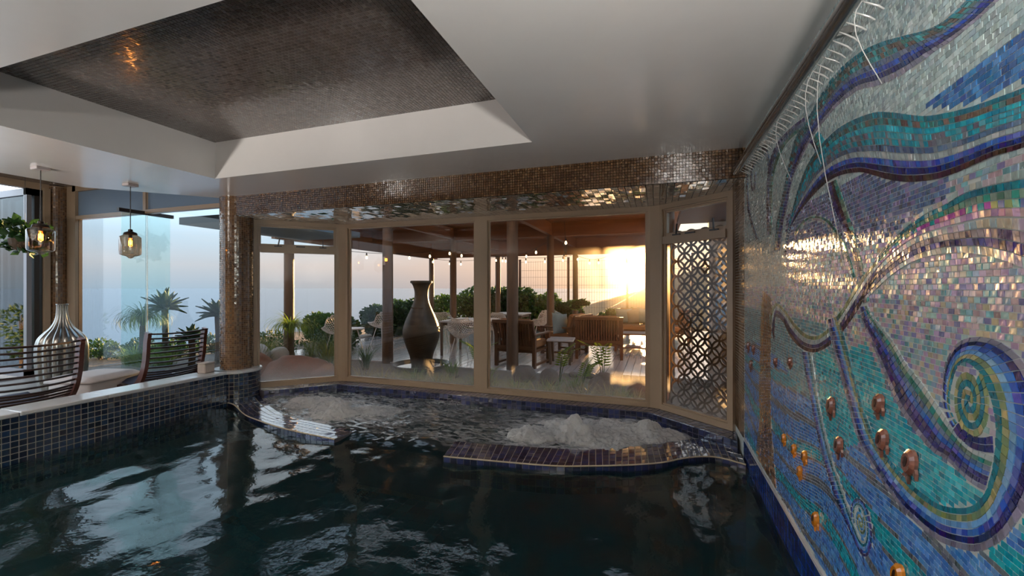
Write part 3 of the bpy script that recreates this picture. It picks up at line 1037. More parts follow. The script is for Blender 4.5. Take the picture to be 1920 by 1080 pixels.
# the coiled hearts of the two spirals
for (sc_, ra, rb) in SPIRALS:
    L, R = [], []
    for a in np.arange(0, 2 * PI * 2.6, .22):
        r0 = 1 - a / (2 * PI * 2.75)
        r1 = max(.02, r0 - .36)
        ang = a + 2.2
        L.append((sc_[0] + ra * r0 * math.cos(ang), sc_[1] + rb * r0 * math.sin(ang)))
        R.append((sc_[0] + ra * r1 * math.cos(ang), sc_[1] + rb * r1 * math.sin(ang)))
    lay_ribbon(L, R, ['greengold', 'teal'] if ra > .06 else ['lightblue', 'greengold'], .016, 0)

# field between the ribbons: rows of small tiles that drift with the waves
du, dvv = .0212, .0150
ny, nzr = int((MY1 - MY0) / du), int((MZ1 - MZ0) / dvv) + 8
I, J = np.meshgrid(np.arange(ny), np.arange(-4, nzr), indexing='ij')
I, J = I.ravel(), J.ravel()
y0 = MY0 + (I + .5 * (J % 2)) * du + .003 * np.sin(J * 2.1)
z0 = MZ0 + J * dvv


def drift(y_, z_):
    lo = smooth(-z_, -1.02, -.55)
    return lo * (.050 * np.sin(3.0 * y_ + 3.5 * z_) + .022 * np.sin(7.1 * y_ - 4 * z_ + 1)) + smooth(z_, 1.6, 2.0) * .016 * np.sin(2.6 * y_)


Yc = np.stack([y0, y0 + du, y0 + du, y0], 1)
Zc = np.stack([z0, z0, z0 + dvv, z0 + dvv], 1)
Zd = Zc + drift(Yc, Zc)
cy_, cz_ = Yc.mean(1), Zd.mean(1)
cov = covered(cy_, cz_)
cc_n = sum(covered(cy_ + (Yc[:, k] - cy_) * .8, cz_ + (Zd[:, k] - cz_) * .8).astype(int) for k in range(4))
keep = (~cov) & (cc_n <= 2) & (Zd.min(1) > MZ0) & (Zd.max(1) < MZ1 + .01) & (Yc.max(1) < MY1 + .002)
ZB = {k: inside(cy_, cz_, v) for k, v in ZONES.items()}
ph = np.sin(2 * PI * (z0 * 3.4 + .16 * np.sin(2.1 * y0)) + 1.0)
zone = np.full(len(y0), 'water', dtype=object)
low = cz_ < .96 + .10 * np.sin(2.2 * cy_ + .6)
zone[low & (ph > .80)] = 'waterteal'
zone[low & (ph > .62) & (ph <= .80)] = 'watergrey'
zone[low & (ph < -.93)] = 'watergrey'
mid = ~low & (cz_ < 1.30) & (cy_ > 2.0)
zone[mid] = 'tealgrey'
zone[~low & ~mid & (cz_ < 1.72)] = 'pearlmix'
zone[~low & ~mid & (cz_ >= 1.60) & (cz_ < 1.86) & (cy_ > 1.35) & (cy_ < 2.75)] = 'bluelilac'
zone[(cz_ >= 1.72) & ~((cz_ < 1.86) & (cy_ > 1.35) & (cy_ < 2.75))] = 'paleaqua'
zone[(cz_ >= 1.46) & (cy_ >= 2.75)] = 'paleaqua'
zone[~low & (cz_ < 1.16) & (cy_ > 1.35) & (cy_ <= 2.0)] = 'bluelilac'
zone[ZB['bluetri']] = 'bluetile'
zone[ZB['bowl']] = 'bowl'
zone[ZB['between']] = 'bowl'
zone[(cy_ < 1.12) & (cz_ < 1.0)] = 'waterteal'
kp = np.where(keep)[0]
Q2 = np.stack([Yc[kp], Zd[kp]], 2)
allq = np.concatenate([np.array(quads), Q2])
alln = names + list(zone[kp])
allp = np.array(prouds + [.0015] * len(kp))
C3 = np.zeros((len(allq), 4, 3))
C3[:, :, 0] = XW
C3[:, :, 1:] = allq
cols = np.array([PK[n_][rng.integers(0, len(PK[n_]))] for n_ in alln])
cols = cols * np.array([1.3 if n_ in PEARLY else 1.22 for n_ in alln])[:, None]
cols = np.clip(cols * (1 + rng.normal(0, .13, (len(cols), 1))) + rng.normal(0, .012, cols.shape), .003, .92)
mi = np.array([1 if n_ in PEARLY else 0 for n_ in alln])
lay_tiles(wr, C3, (-1, 0, 0), cols, ('glass_tile', 'pearl_tile'), 'mosaic_tile', mat_idx=mi, gap=.0015, proud=allp, tilt=.035)

# blue skirting tiles and the white strip above them
MB().box((XW - .004, 1.75, .203), (.014, 4.40, .016)).build('white_strip', 'coping_stone', wr)
C = grid_quads((XW, .6, -.105), (0, 1, 0), (0, 0, 1), 56, 5, .06, .06)
lay_tiles(wr, C, (-1, 0, 0), pick_cols([(22, 50, 120), (26, 60, 134), (20, 44, 108), (34, 70, 140)], len(C)), ('navy_tile',), 'skirting_tile', gap=.0035, proud=.005, tilt=.01)
# brown tiles on the return beside the bay
C = grid_quads((XW, 3.955, .19), (0, 1, 0), (0, 0, 1), 17, 96, .0252, .0252)
lay_tiles(wr, C, (-1, 0, 0), pick_cols(BR, len(C)), ('brown_tile',), 'return_tile', gap=.0028, proud=.002, tilt=.012, singles=0)

# ceramic fish set among the tiles
for (fy, fz, fh, colr_) in FISH:
    out_ = []
    for a in np.linspace(0, 2 * PI, 18, endpoint=False):
        r_ = 1.0
        out_.append((.66 * math.cos(a), .95 * math.sin(a) + .15))
    body = [(x_ * fh * .95, z_ * fh) for x_, z_ in out_]
    ca, sa = math.cos(-.42), math.sin(-.42)
    rot = lambda q: (q[0] * ca - q[1] * sa, q[0] * sa + q[1] * ca)
    f_ = MB()
    n_ = len(body)
    rim = [rot(q) for q in body]
    core = [rot((q[0] * .72, q[1] * .72 + .04 * fh)) for q in body]
    V = [(XW - .003, fy - q[0], fz + q[1]) for q in rim] + [(XW - .012, fy - q[0], fz + q[1]) for q in rim] + [(XW - .020, fy - q[0], fz + q[1]) for q in core]
    Fc = [tuple(2 * n_ + i for i in range(n_))]
    for i in range(n_):
        j = (i + 1) % n_
        Fc += [(i, j, n_ + j, n_ + i), (n_ + i, n_ + j, 2 * n_ + j, 2 * n_ + i)]
    f_.add(V, Fc)
    for tri in ([(-.16, -.70), (-.34, -1.22), (.02, -1.02), (.40, -1.26), (.20, -.68)], [(.52, -.1), (.95, -.42), (.82, .02), (.60, .22)], [(-.58, .1), (-.80, -.12), (-.52, -.22)]):
        T = [rot((a_ * fh, b_ * fh)) for a_, b_ in tri]
        k_ = len(T)
        f_.add([(XW - .003, fy - q[0], fz + q[1]) for q in T] + [(XW - .011, fy - q[0], fz + q[1]) for q in T],
               [tuple(range(k_, 2 * k_))] + [(i, (i + 1) % k_, k_ + (i + 1) % k_, k_ + i) for i in range(k_)])
    fo = f_.build('ceramic_fish', 'fish_' + colr_, wr)
    e = MB()
    el = [rot((.17 * fh * math.cos(a), .42 * fh * math.sin(a) + .2 * fh)) for a in np.linspace(0, 2 * PI, 10, endpoint=False)]
    e.add([(XW - .0215, fy - q[0], fz + q[1]) for q in el] + [(XW - .018, fy - q[0], fz + q[1]) for q in el],
          [tuple(range(10))] + [(i, (i + 1) % 10, 10 + (i + 1) % 10, 10 + i) for i in range(10)])
    e.build('fish_hollow', 'fish_dark', fo)

# ================================================================== BAY WINDOWS
def norm2(a, b):
    d = Vector((b[0] - a[0], b[1] - a[1]))
    L_ = d.length
    d /= L_
    return d, L_


def bay_window(idx, a, b, ina, inb, vent, label):
    """frame, pane and, in the angled sides, a top-hung vent, between plan points a and b"""
    d, L_ = norm2(a, b)
    ang = math.atan2(d.y, d.x)
    wn = empty('window_%d' % idx, (a[0], a[1], 0), ang)
    tag(wn, label, None, kind='structure')
    zb, zt = .19, 2.30
    x0, x1 = ina, L_ - inb
    fr_ = MB()
    fr_.box((L_ / 2, 0, (LEDGE + zb) / 2), (L_, .085, zb - LEDGE))
    fr_.box((L_ / 2, 0, (zt + SOF) / 2), (L_, .085, SOF - zt))
    fr_.box((x0 / 2, 0, (zb + zt) / 2), (x0, .085, zt - zb))
    fr_.box((L_ - inb / 2, 0, (zb + zt) / 2), (inb, .085, zt - zb))
    fr_.build('frame', 'frame_taupe', wn)
    bd = MB()
    for (p0, p1) in (((x0, 0, zb), (x1, 0, zb)), ((x0, 0, zt), (x1, 0, zt)), ((x0, 0, zb), (x0, 0, zt)), ((x1, 0, zb), (x1, 0, zt))):
        bd.bar(p0, p1, .05, .03)
    bd.build('glazing_bead', 'frame_taupe', wn)
    if vent:
        zv0, zv1 = 1.925, 2.005
        MB().box((L_ / 2, 0, (zv0 + zv1) / 2), (x1 - x0, .075, zv1 - zv0)).build('transom', 'frame_taupe', wn)
        MB().box(((x0 + x1) / 2, 0, (zb + zv0) / 2), (x1 - x0, .008, zv0 - zb)).build('pane', 'bay_glass', wn)
        sash = MB()
        t_ = .035
        for (c_, s_) in (((L_ / 2, .012, zv1 + t_ / 2), (x1 - x0, .04, t_)), ((L_ / 2, .012, zt - t_ / 2), (x1 - x0, .04, t_)),
                         ((x0 + t_ / 2, .012, (zv1 + zt) / 2), (t_, .04, zt - zv1)), ((x1 - t_ / 2, .012, (zv1 + zt) / 2), (t_, .04, zt - zv1))):
            sash.box(c_, s_)
        so = sash.build('vent_sash', 'frame_taupe', wn)
        MB().box(((x0 + x1) / 2, .012, (zv1 + zt) / 2), (x1 - x0 - .06, .006, zt - zv1 - .06)).build('pane', 'clear_glass', so)
        for fx, tl_ in ((.25, .02), (.82, 0)):
            st = MB().bar((x0 + (x1 - x0) * fx, -.05, zv1 + .005), (x0 + (x1 - x0) * fx + tl_, -.06, zv1 + .115), .012, .012)
            st.box((x0 + (x1 - x0) * fx, -.045, zv1 + .004), (.09, .02, .012))
            st.build('window_stay', 'stay_black', wn)
        MB().box((L_ / 2, -.045, zv1 + .006), (.11, .018, .014)).build('catch', 'stay_black', wn)
    else:
        MB().box(((x0 + x1) / 2, 0, (zb + zt) / 2), (x1 - x0, .008, zt - zb)).build('pane', 'bay_glass', wn)
    return wn


bay_window(1, BAY[0], BAY[1], .04, .10, True, 'angled bay window with an open vent beside the thick column')
bay_window(2, BAY[1], BAY[2], .10, .085, False, 'tall fixed bay pane looking onto the big clay vase')
bay_window(3, BAY[2], BAY[3], .085, .10, False, 'tall fixed bay pane looking at the setting sun')
bay_window(4, BAY[3], BAY[4], .10, .05, True, 'angled bay window in front of the lattice screen')
for i, (px, py, rz) in enumerate(((-4.25, 4.97, math.radians(22)), (0.0, 4.97, math.radians(-20)))):
    po = MB().box((px, py, (LEDGE + SOF) / 2), (.15, .13, SOF - LEDGE), rz=rz).build('corner_post', 'frame_taupe')
    tag(po, ('taupe corner post left of the clay vase', 'taupe corner post between sunset pane and lattice pane')[i], None, kind='structure')

# ---- tiled ledge under the windows
inner = [(-4.80, 4.14), (-4.17, 4.74), (-2.1, 4.74), (-.09, 4.74), (.46, 4.27), (.66, 4.10)]
outer = [(-5.06, 4.18), (-4.25, 5.02), (-2.1, 5.02), (0.02, 5.02), (XW, 4.44), (XW, 4.30)]
lg = MB()
for i in range(5):
    q = [outer[i], outer[i + 1], inner[i + 1], inner[i]]
    lg.prism(q, -1.2, LEDGE - .006)
lo_ = lg.build('window_ledge', 'grout_navy')
tag(lo_, 'wet navy tiled ledge running below the bay windows', None, kind='structure')


def strip_tiles(A, B, rows, step, z):
    out_ = []
    for i in range(len(A) - 1):
        a0, a1, b0, b1 = (np.array(k) for k in (A[i], A[i + 1], B[i], B[i + 1]))
        n_ = max(1, int(round(np.linalg.norm((a1 + b1) / 2 - (a0 + b0) / 2) / step)))
        for k in range(n_):
            f0, f1 = k / n_, (k + 1) / n_
            for r_ in range(rows):
                g0, g1 = r_ / rows, (r_ + 1) / rows
                pt = lambda f_, g_: (a0 + (a1 - a0) * f_) * (1 - g_) + (b0 + (b1 - b0) * f_) * g_
                out_.append([(*pt(f0, g0), z), (*pt(f1, g0), z), (*pt(f1, g1), z), (*pt(f0, g1), z)])
    return np.array(out_)


NAVY2 = [(24, 30, 62), (30, 38, 76), (20, 26, 54), (40, 46, 84)]
C = strip_tiles(outer, inner, 4, .06, LEDGE - .006)
lay_tiles(lo_, C, (0, 0, 1), pick_cols(NAVY2, len(C)), ('navy_tile',), 'ledge_tile', gap=.004, proud=.004, tilt=.012, singles=200)
Cs, Ns = [], []
for i in range(5):
    a0, a1 = np.array(inner[i]), np.array(inner[i + 1])
    n_ = max(1, int(round(np.linalg.norm(a1 - a0) / .06)))
    nv_ = np.array([a1[1] - a0[1], -(a1[0] - a0[0]), 0.0])
    nv_ /= np.linalg.norm(nv_)
    for k in range(n_):
        p0, p1 = a0 + (a1 - a0) * k / n_, a0 + (a1 - a0) * (k + 1) / n_
        for r_ in range(4):
            z1_ = LEDGE - .006 - .055 * r_
            Cs.append([(*p0, z1_ - .055), (*p1, z1_ - .055), (*p1, z1_), (*p0, z1_)])
            Ns.append(nv_)
lay_tiles(lo_, np.array(Cs), np.array(Ns), pick_cols(NAVY2, len(Cs)), ('navy_tile',), 'face_tile', gap=.004, proud=.003, tilt=.01, singles=100)


# ---- low curved walls of the two whirlpools
def tub_arm(name, outer_, inner_, label, top=.042):
    A, B = resample_pair(outer_, inner_, .058)
    b_ = MB()
    for i in range(len(A) - 1):
        V = [(*A[i], -1.2), (*A[i + 1], -1.2), (*B[i + 1], -1.2), (*B[i], -1.2), (*A[i], top), (*A[i + 1], top), (*B[i + 1], top), (*B[i], top)]
        b_.add(V, [(4, 5, 6, 7), (0, 1, 5, 4), (2, 3, 7, 6)])
    b_.add([(*A[0], -1.2), (*A[0], top), (*B[0], top), (*B[0], -1.2)], [(0, 1, 2, 3)])
    b_.add([(*A[-1], -1.2), (*A[-1], top), (*B[-1], top), (*B[-1], -1.2)], [(0, 1, 2, 3)])
    o = b_.build(name, 'grout_navy')
    tag(o, label, None, kind='structure')
    bed_ = MB()
    for i in range(len(A) - 1):
        V = [(*A[i], top - .004), (*A[i + 1], top - .004), (*B[i + 1], top - .004), (*B[i], top - .004), (*A[i], top + .001), (*A[i + 1], top + .001), (*B[i + 1], top + .001), (*B[i], top + .001)]
        bed_.add(V, [(4, 5, 6, 7), (0, 1, 5, 4), (2, 3, 7, 6)])
    bed_.build('grout_bed', 'grout_light', o)
    Ct = strip_tiles([tuple(k) for k in A], [tuple(k) for k in B], 5, 9, top)
    lay_tiles(o, Ct, (0, 0, 1), pick_cols(NAVY2, len(Ct)), ('navy_tile',), 'wall_tile', gap=.004, proud=.004, tilt=.014, singles=240)
    Cs, Ns = [], []
    for i in range(len(A) - 1):
        n_ = np.array([A[i + 1][1] - A[i][1], -(A[i + 1][0] - A[i][0]), 0])
        n_ /= np.linalg.norm(n_)
        for r_ in range(4):
            z1_ = top - .006 - .055 * r_
            Cs.append([(*A[i], z1_ - .055), (*A[i + 1], z1_ - .055), (*A[i + 1], z1_), (*A[i], z1_)])
            Ns.append(n_)
    lay_tiles(o, np.array(Cs), np.array(Ns), pick_cols(NAVY2, len(Cs)), ('navy_tile',), 'face_tile', gap=.004, proud=.003, tilt=.01, singles=60)
    e_ = MB().tube([(p_[0], p_[1], top) for p_ in A], .006, 6)
    e_.build('edge_strip', 'grout_light', o)
    return o


tub_arm('spa_wall', [(-5.0, 3.80), (-4.82, 3.75), (-4.36, 3.51), (-4.03, 3.40), (-3.64, 3.30), (-3.25, 3.24), (-2.84, 3.20)],
        [(-4.92, 4.2), (-4.62, 3.99), (-4.1, 3.71), (-3.74, 3.58), (-3.37, 3.53), (-3.02, 3.48), (-2.80, 3.46)], 'curved navy tiled spa wall ending below the lounge side')
tub_arm('spa_wall', [(-1.69, 3.17), (-1.375, 3.205), (-.797, 3.28), (-.488, 3.38), (-.2, 3.5), (.04, 3.63), (.21, 3.78), (.39, 3.88), (.52, 3.88), (.67, 3.80)],
        [(-1.756, 3.51), (-1.45, 3.54), (-.805, 3.645), (-.537, 3.715), (-.22, 3.90), (0, 4.06), (.20, 4.20), (.36, 4.30), (.52, 4.34), (.67, 4.30)], 'curved navy tiled spa wall running into the mosaic wall')

# ---- water
gx = np.arange(XL + .005, XW - .003, .022)
gy = np.arange(-2.2, 4.76, .022)
X, Y = np.meshgrid(gx, gy, indexing='ij')


def arm_line(x_):
    return np.interp(x_, [-5, -4.7, -4.2, -3.7, -2.8, -1.7, -.8, -.3, .1, .45, .7], [4.0, 3.86, 3.6, 3.44, 3.33, 3.34, 3.46, 3.66, 3.9, 4.08, 4.05])


tubs = smooth(Y - arm_line(X), -.12, .12)
JETS = [(-3.40, 3.88, .13, .17), (-3.75, 4.15, .11, .18), (-4.1, 4.15, .045, .2), (-3.1, 4.1, .035, .2), (-1.17, 3.88, .085, .14), (-.74, 4.07, .20, .16), (-.45, 4.02, .09, .18), (-.10, 4.28, .15, .16), (-.95, 4.25, .06, .22), (-.45, 4.40, .06, .22), (.12, 4.32, .05, .10)]
churn = np.zeros_like(X)
for (jx, jy, jh, jr) in JETS:
    churn += np.exp(-((X - jx) ** 2 + (Y - jy) ** 2) / (2 * (jr * 1.5) ** 2)) * (jh / .10)
churn = np.clip(churn, 0, 1)
Zw = np.zeros_like(X)
wr_ = np.random.default_rng(3)
for k in range(34):
    lam = .20 + 1.1 * wr_.random() ** 1.6
    an = wr_.normal(.55, .55)
    kk = 2 * PI / lam
    amp_ = .00145 * lam ** .95
    Zw += amp_ * np.sin(kk * (X * math.cos(an) + Y * math.sin(an)) + wr_.random() * 7 + 1.6 * fbm(X, Y, .9, 2, k))
Zw += .004 * fbm(X * .8 + Y * .35, Y * 1.4, 3.0, 3, 5)
near_wall = smooth(X, -.3, .6) * (1 - tubs)
Zw += near_wall * .006 * fbm(X * 1.5, Y, 7.0, 3, 9)
Zw += tubs * (.030 + .018 * fbm(X, Y * 1.5, 4.5, 4, 11) + .012 * fbm(X * .8 + Y * .3, Y * 1.4, 10, 4, 12))
foam = tubs * np.clip(.30 + .85 * churn + .25 * fbm(X, Y, 3, 3, 14), 0, 1) * smooth(Y, 3.3, 3.7)
V = np.stack([X.ravel(), Y.ravel(), Zw.ravel()], 1)
nxg, nyg = X.shape
a_ = (np.arange(nxg - 1)[:, None] * nyg + np.arange(nyg - 1)[None]).ravel()
Fq = np.stack([a_, a_ + nyg, a_ + nyg + 1, a_ + 1], 1)
ccx, ccy = X[:-1, :-1].ravel(), Y[:-1, :-1].ravel()
bayp = [(XL, -3), (XW, -3), (XW, 4.2), (.46, 4.28), (-.09, 4.755), (-4.17, 4.755), (-4.82, 4.15), (XL, 4.0)]
Fq = Fq[inside(ccx, ccy, bayp)]
me = raw_mesh('pool_water', V, Fq, None, ('pool_water',))
me.polygons.foreach_set('use_smooth', np.ones(len(me.polygons), dtype=bool))
at = me.attributes.new('foam', 'FLOAT', 'POINT')
at.data.foreach_set('value', foam.ravel().astype(np.float32))
wo_ = bpy.data.objects.new('pool_water', me)
COL.objects.link(wo_)
tag(wo_, 'dark rippled pool water mirroring the sky', None, kind='structure')


# froth heaped over the jets
def froth(x0_, x1_, y0_, y1_, jets, label, seed):
    hx = np.arange(x0_, x1_, .0075)
    hy = np.arange(y0_, y1_, .0075)
    Xf, Yf = np.meshgrid(hx, hy, indexing='ij')
    H_ = np.zeros_like(Xf)
    rj = np.random.default_rng(seed + 7)
    blobs_ = []
    for (jx, jy, jh, jr) in jets:
        for q_ in range(26):
            rr_ = jr * 1.5 * rj.random() ** .7
            an_ = rj.random() * 2 * PI
            fall = math.exp(-(rr_ / jr) ** 2 * .9)
            blobs_.append((jx + rr_ * math.cos(an_), jy + rr_ * math.sin(an_) * .8, jh * fall * (.45 + .65 * rj.random()), .05 + .085 * rj.random()))
    wx = Xf + .05 * fbm(Xf, Yf, 5, 3, seed)
    wy = Yf + .05 * fbm(Xf, Yf, 5, 3, seed + 1)
    for (jx, jy, jh, jr) in jets:
        H_ = np.maximum(H_, .42 * jh * np.exp(-((wx - jx) ** 2 + (wy - jy) ** 2) / (2 * (jr * .75) ** 2)))
    KS = 160
    acc = np.exp(H_ * KS)
    for (jx, jy, jh, jr) in blobs_:
        d2_ = ((wx - jx) ** 2 + (wy - jy) ** 2) / (jr * jr)
        acc += np.exp(jh * np.sqrt(np.clip(1 - d2_, 0, 1)) * KS) - 1
    H_ = np.log(acc) / KS
    dn = np.clip(H_ / .035, 0, 1)
    bil = .020 * (1 - 2.2 * np.abs(fbm(wx, wy * 1.2, 11, 3, seed + 2))) + .008 * (1 - 2.2 * np.abs(fbm(wx, wy, 27, 2, seed + 5)))
    Zf = .022 + H_ * .95 + bil * np.clip(dn * 1.3, 0, 1) + .014 * fbm(Xf * 1.1, Yf * 1.6, 8, 4, seed + 3)
    fo_ = np.clip(.35 + 1.0 * dn + .5 * fbm(Xf, Yf, 6, 4, seed + 4), 0, 1) * smooth(dn, .02, .30)
    Vf = np.stack([Xf.ravel(), Yf.ravel(), Zf.ravel()], 1)
    nx_, ny_ = Xf.shape
    b0 = (np.arange(nx_ - 1)[:, None] * ny_ + np.arange(ny_ - 1)[None]).ravel()
    Fs = np.stack([b0, b0 + ny_, b0 + ny_ + 1, b0 + 1], 1)
    kx, ky = Xf[:-1, :-1].ravel(), Yf[:-1, :-1].ravel()
    okf = (fo_[:-1, :-1].ravel() > .02) & (ky > arm_line(kx) + .06) & inside(kx, ky, bayp)
    me_ = raw_mesh('froth', Vf, Fs[okf], None, ('froth',))
    me_.polygons.foreach_set('use_smooth', np.ones(len(me_.polygons), dtype=bool))
    at_ = me_.attributes.new('foam', 'FLOAT', 'POINT')
    at_.data.foreach_set('value', fo_.ravel().astype(np.float32))
    o = bpy.data.objects.new('froth', me_)
    COL.objects.link(o)
    tag(o, label, 'froth', kind='stuff')


froth(-4.6, -2.6, 3.45, 4.74, JETS[:4], 'white froth boiling up in the spa beside the column', 21)
froth(-1.7, .55, 3.5, 4.74, JETS[4:], 'golden white froth boiling up in the spa beside the mosaic wall', 41)

# ================================================================== LOUNGE WINDOWS
# window wall at Y = 4.12 with frosted fanlights and a transom rail
LY = 4.12
w5 = empty('window_5', (0, 0, 0))
tag(w5, 'tall lounge window with two frosted fanlights over the sea', None, kind='structure')
x0, x1 = -8.72, -5.25
f_ = MB()
f_.box((x0 - .04, LY, 1.57), (.24, .09, 2.96))
f_.box((x1 - .02, LY, 1.57), (.06, .09, 2.96))
f_.box(((x0 + x1) / 2, LY, 3.01), (x1 - x0, .09, .09))
f_.box(((x0 + x1) / 2, LY, .125), (x1 - x0, .09, .05))
f_.build('frame', 'frame_taupe', w5)
MB().box(((x0 + x1) / 2, LY, 2.555), (x1 - x0 - .1, .08, .055)).build('transom', 'frame_taupe', w5)
MB().box((-7.03, LY, 2.77), (.06, .07, .40)).build('mullion', 'frame_taupe', w5)
MB().box((-7.86, LY, 2.77), (1.58, .012, .40)).build('frosted_pane', 'frosted', w5)
MB().box((-6.15, LY, 2.77), (1.68, .012, .40)).build('frosted_pane', 'frosted', w5)
MB().box((-7.85, LY, 1.34), (1.58, .008, 2.36)).build('pane', 'clear_glass', w5)
MB().box((-6.16, LY, 1.34), (1.68, .008, 2.36)).build('pane', 'clear_glass', w5)

d2 = empty('door_2', (0, 0, 0))
tag(d2, 'frameless glass leaf pivoted open across the lounge window', None, kind='structure')
MB().box((-7.03, 4.12, 1.33), (.012, .62, 2.36)).build('glass_leaf', 'aqua_glass', d2)
MB().box((-7.03, 4.12, 2.535), (.05, .70, .05)).build('top_rail', 'frame_dark', d2)
MB().bar((-7.03, 4.12, .12), (-7.03, 4.12, 2.52), .012, .02).build('leaf_edge', 'coping_stone', d2)

# folding doors stacked open at the corner
d1 = empty('door_1', (0, 0, 0))
tag(d1, 'grey framed folding glass doors stacked open beside the slim column', None, kind='structure')
for k in range(4):
    yy = 3.68 + .085 * k
    lx0, lx1 = -9.86, -8.93
    mtl = 'frame_grey' if k == 0 else 'frame_dark'
    lf = MB()
    for (c_, s_) in (((lx0 + .04, yy, 1.53), (.08, .055, 2.84)), ((lx1 - .04, yy, 1.53), (.08, .055, 2.84)),
                     (((lx0 + lx1) / 2, yy, 2.90), (lx1 - lx0, .055, .10)), (((lx0 + lx1) / 2, yy, .17), (lx1 - lx0, .055, .12))):
        lf.box(c_, s_)
    lo2 = lf.build('door_leaf', mtl, d1)
    MB().box(((lx0 + lx1) / 2, yy, 1.54), (lx1 - lx0 - .16, .008, 2.62)).build('pane', 'clear_glass', lo2)
MB().box((-8.98, .2, 3.0), (.12, 7.4, .10)).build('head_track', 'frame_taupe', d1)
MB().box((-8.98, .2, .105), (.12, 7.4, .03)).build('floor_track', 'frame_grey', d1)
MB().box((-8.90, 3.86, 1.54), (.05, .07, 2.88)).build('jamb', 'frame_taupe', d1)

# ================================================================== THINGS IN THE ROOM
# ---- water pipe with its row of jets
pp = empty('water_pipe', (0, 0, 0))
tag(pp, 'steel water pipe spraying small jets along the top of the mosaic wall', 'pipe')
PX, PZ = .600, 2.392
auto_smooth(MB().tube([(PX, -1.2, PZ), (PX, 3.80, PZ)], .028, 20).build('pipe_tube', 'steel', pp))
auto_smooth(MB().tube([(PX, 3.79, PZ), (PX, 3.82, PZ), (PX, 3.822, PZ), (PX, 3.87, PZ)], [.028, .028, .016, .016], 16).build('end_plug', 'steel', pp))
for yb in (.6, 1.9, 3.2):
    MB().bar((PX + .02, yb, PZ + .01), (XW, yb, PZ + .02), .02, .03).build('bracket', 'steel', pp)
y = .96
while y < 3.76:
    r_ = .0022 + .0012 * random.random()
    dy = random.uniform(-.006, .006)
    dzj = random.uniform(.03, .045)
    MB().tube([(PX + .022, y, PZ - .018), (PX + .045, y + dy * .5, PZ - .022 - dzj * .25), (PX + .066, y + dy, PZ - .022 - dzj * .6), (XW - .004, y + dy, PZ - .022 - dzj)], [r_ * .7, r_, r_ * 1.2, r_ * .9], 6).build('water_jet', 'jet_water', pp, smooth=True)
    y += .058
for (ya, za, yb_, zb_) in ((1.98, 2.36, 1.80, 1.55), (2.05, 2.36, 2.02, 1.95), (2.55, 2.36, 2.42, 1.98), (1.62, 2.36, 1.53, 2.05)):
    pts = []
    for k in range(8):
        f_ = k / 7
        pts.append((PX + .025 - .10 * math.sin(f_ * PI) * .5, ya + (yb_ - ya) * f_, za + (zb_ - za) * f_ ** 1.5))
    MB().tube(pts, .0016, 5).build('water_jet', 'jet_water', pp, smooth=True)


# ---- pendant lamps
def pendant(x, y, top_shade, label):
    t = empty('pendant_lamp', (x, y, CZ))
    tag(t, label, 'lamp', 'smoked glass pendants over the lounge chairs')
    MB().box((0, 0, -.014), (.105, .105, .028), bev=.004).build('ceiling_plate', 'lamp_plate', t)
    MB().tube([(0, 0, -.028), (0, 0, top_shade + .03)], .0045, 8).build('cord', 'cord_dark', t)
    z = top_shade
    auto_smooth(MB().lathe([(.012, z + .045), (.02, z + .04), (.022, z + .02), (.055, z + .006), (.062, z - .012), (.06, z - .016)], n=28).build('cap', 'cap_bronze', t), 30)
    h = .235
    pr = [(.055, z - .01), (.066, z - .025), (.090, z - .038), (.096, z - .05), (.096, z - h + .02), (.092, z - h), (.07, z - h - .012), (.035, z - h - .022), (.016, z - h - .04), (.004, z - h - .044)]
    auto_smooth(MB().lathe(pr, n=36, cap=False).build('glass_shade', 'smoke_glass', t), 50)
    MB().lathe([(.016, z - .016), (.016, z - .05)], n=14).build('socket', 'cap_bronze', t)
    b_ = MB().lathe([(.012, z - .05), (.02, z - .065), (.034, z - .10), (.036, z - .125), (.028, z - .15), (.012, z - .162), (.003, z - .164)], n=20, cap=False).build('bulb', 'bulb_glass', t, smooth=True)
    fl_ = MB()
    for k in range(6):
        a0, a1 = 2 * PI * k / 6, 2 * PI * (k + 1) / 6
        fl_.tube([(.013 * math.cos(a0), .013 * math.sin(a0), z - .08), (.017 * math.cos((a0 + a1) / 2), .017 * math.sin((a0 + a1) / 2), z - .135), (.013 * math.cos(a1), .013 * math.sin(a1), z - .08)], .0022, 5)
    fl_.build('filament', 'filament', b_)
    li = bpy.data.lights.new('pendant_bulb', 'POINT')
    li.energy = 3.0
    li.color = (1.0, .55, .18)
    li.shadow_soft_size = .02
    lo3 = bpy.data.objects.new('pendant_bulb', li)
    lo3.location = (0, 0, z - .11)
    lo3.parent = t
    COL.objects.link(lo3)
    return t


pendant(-5.56, 2.37, -.555, 'smoked glass pendant lamp in front of the hanging plant')
pendant(-5.51, 3.07, -.545, 'smoked glass pendant lamp in front of the open glass leaf')


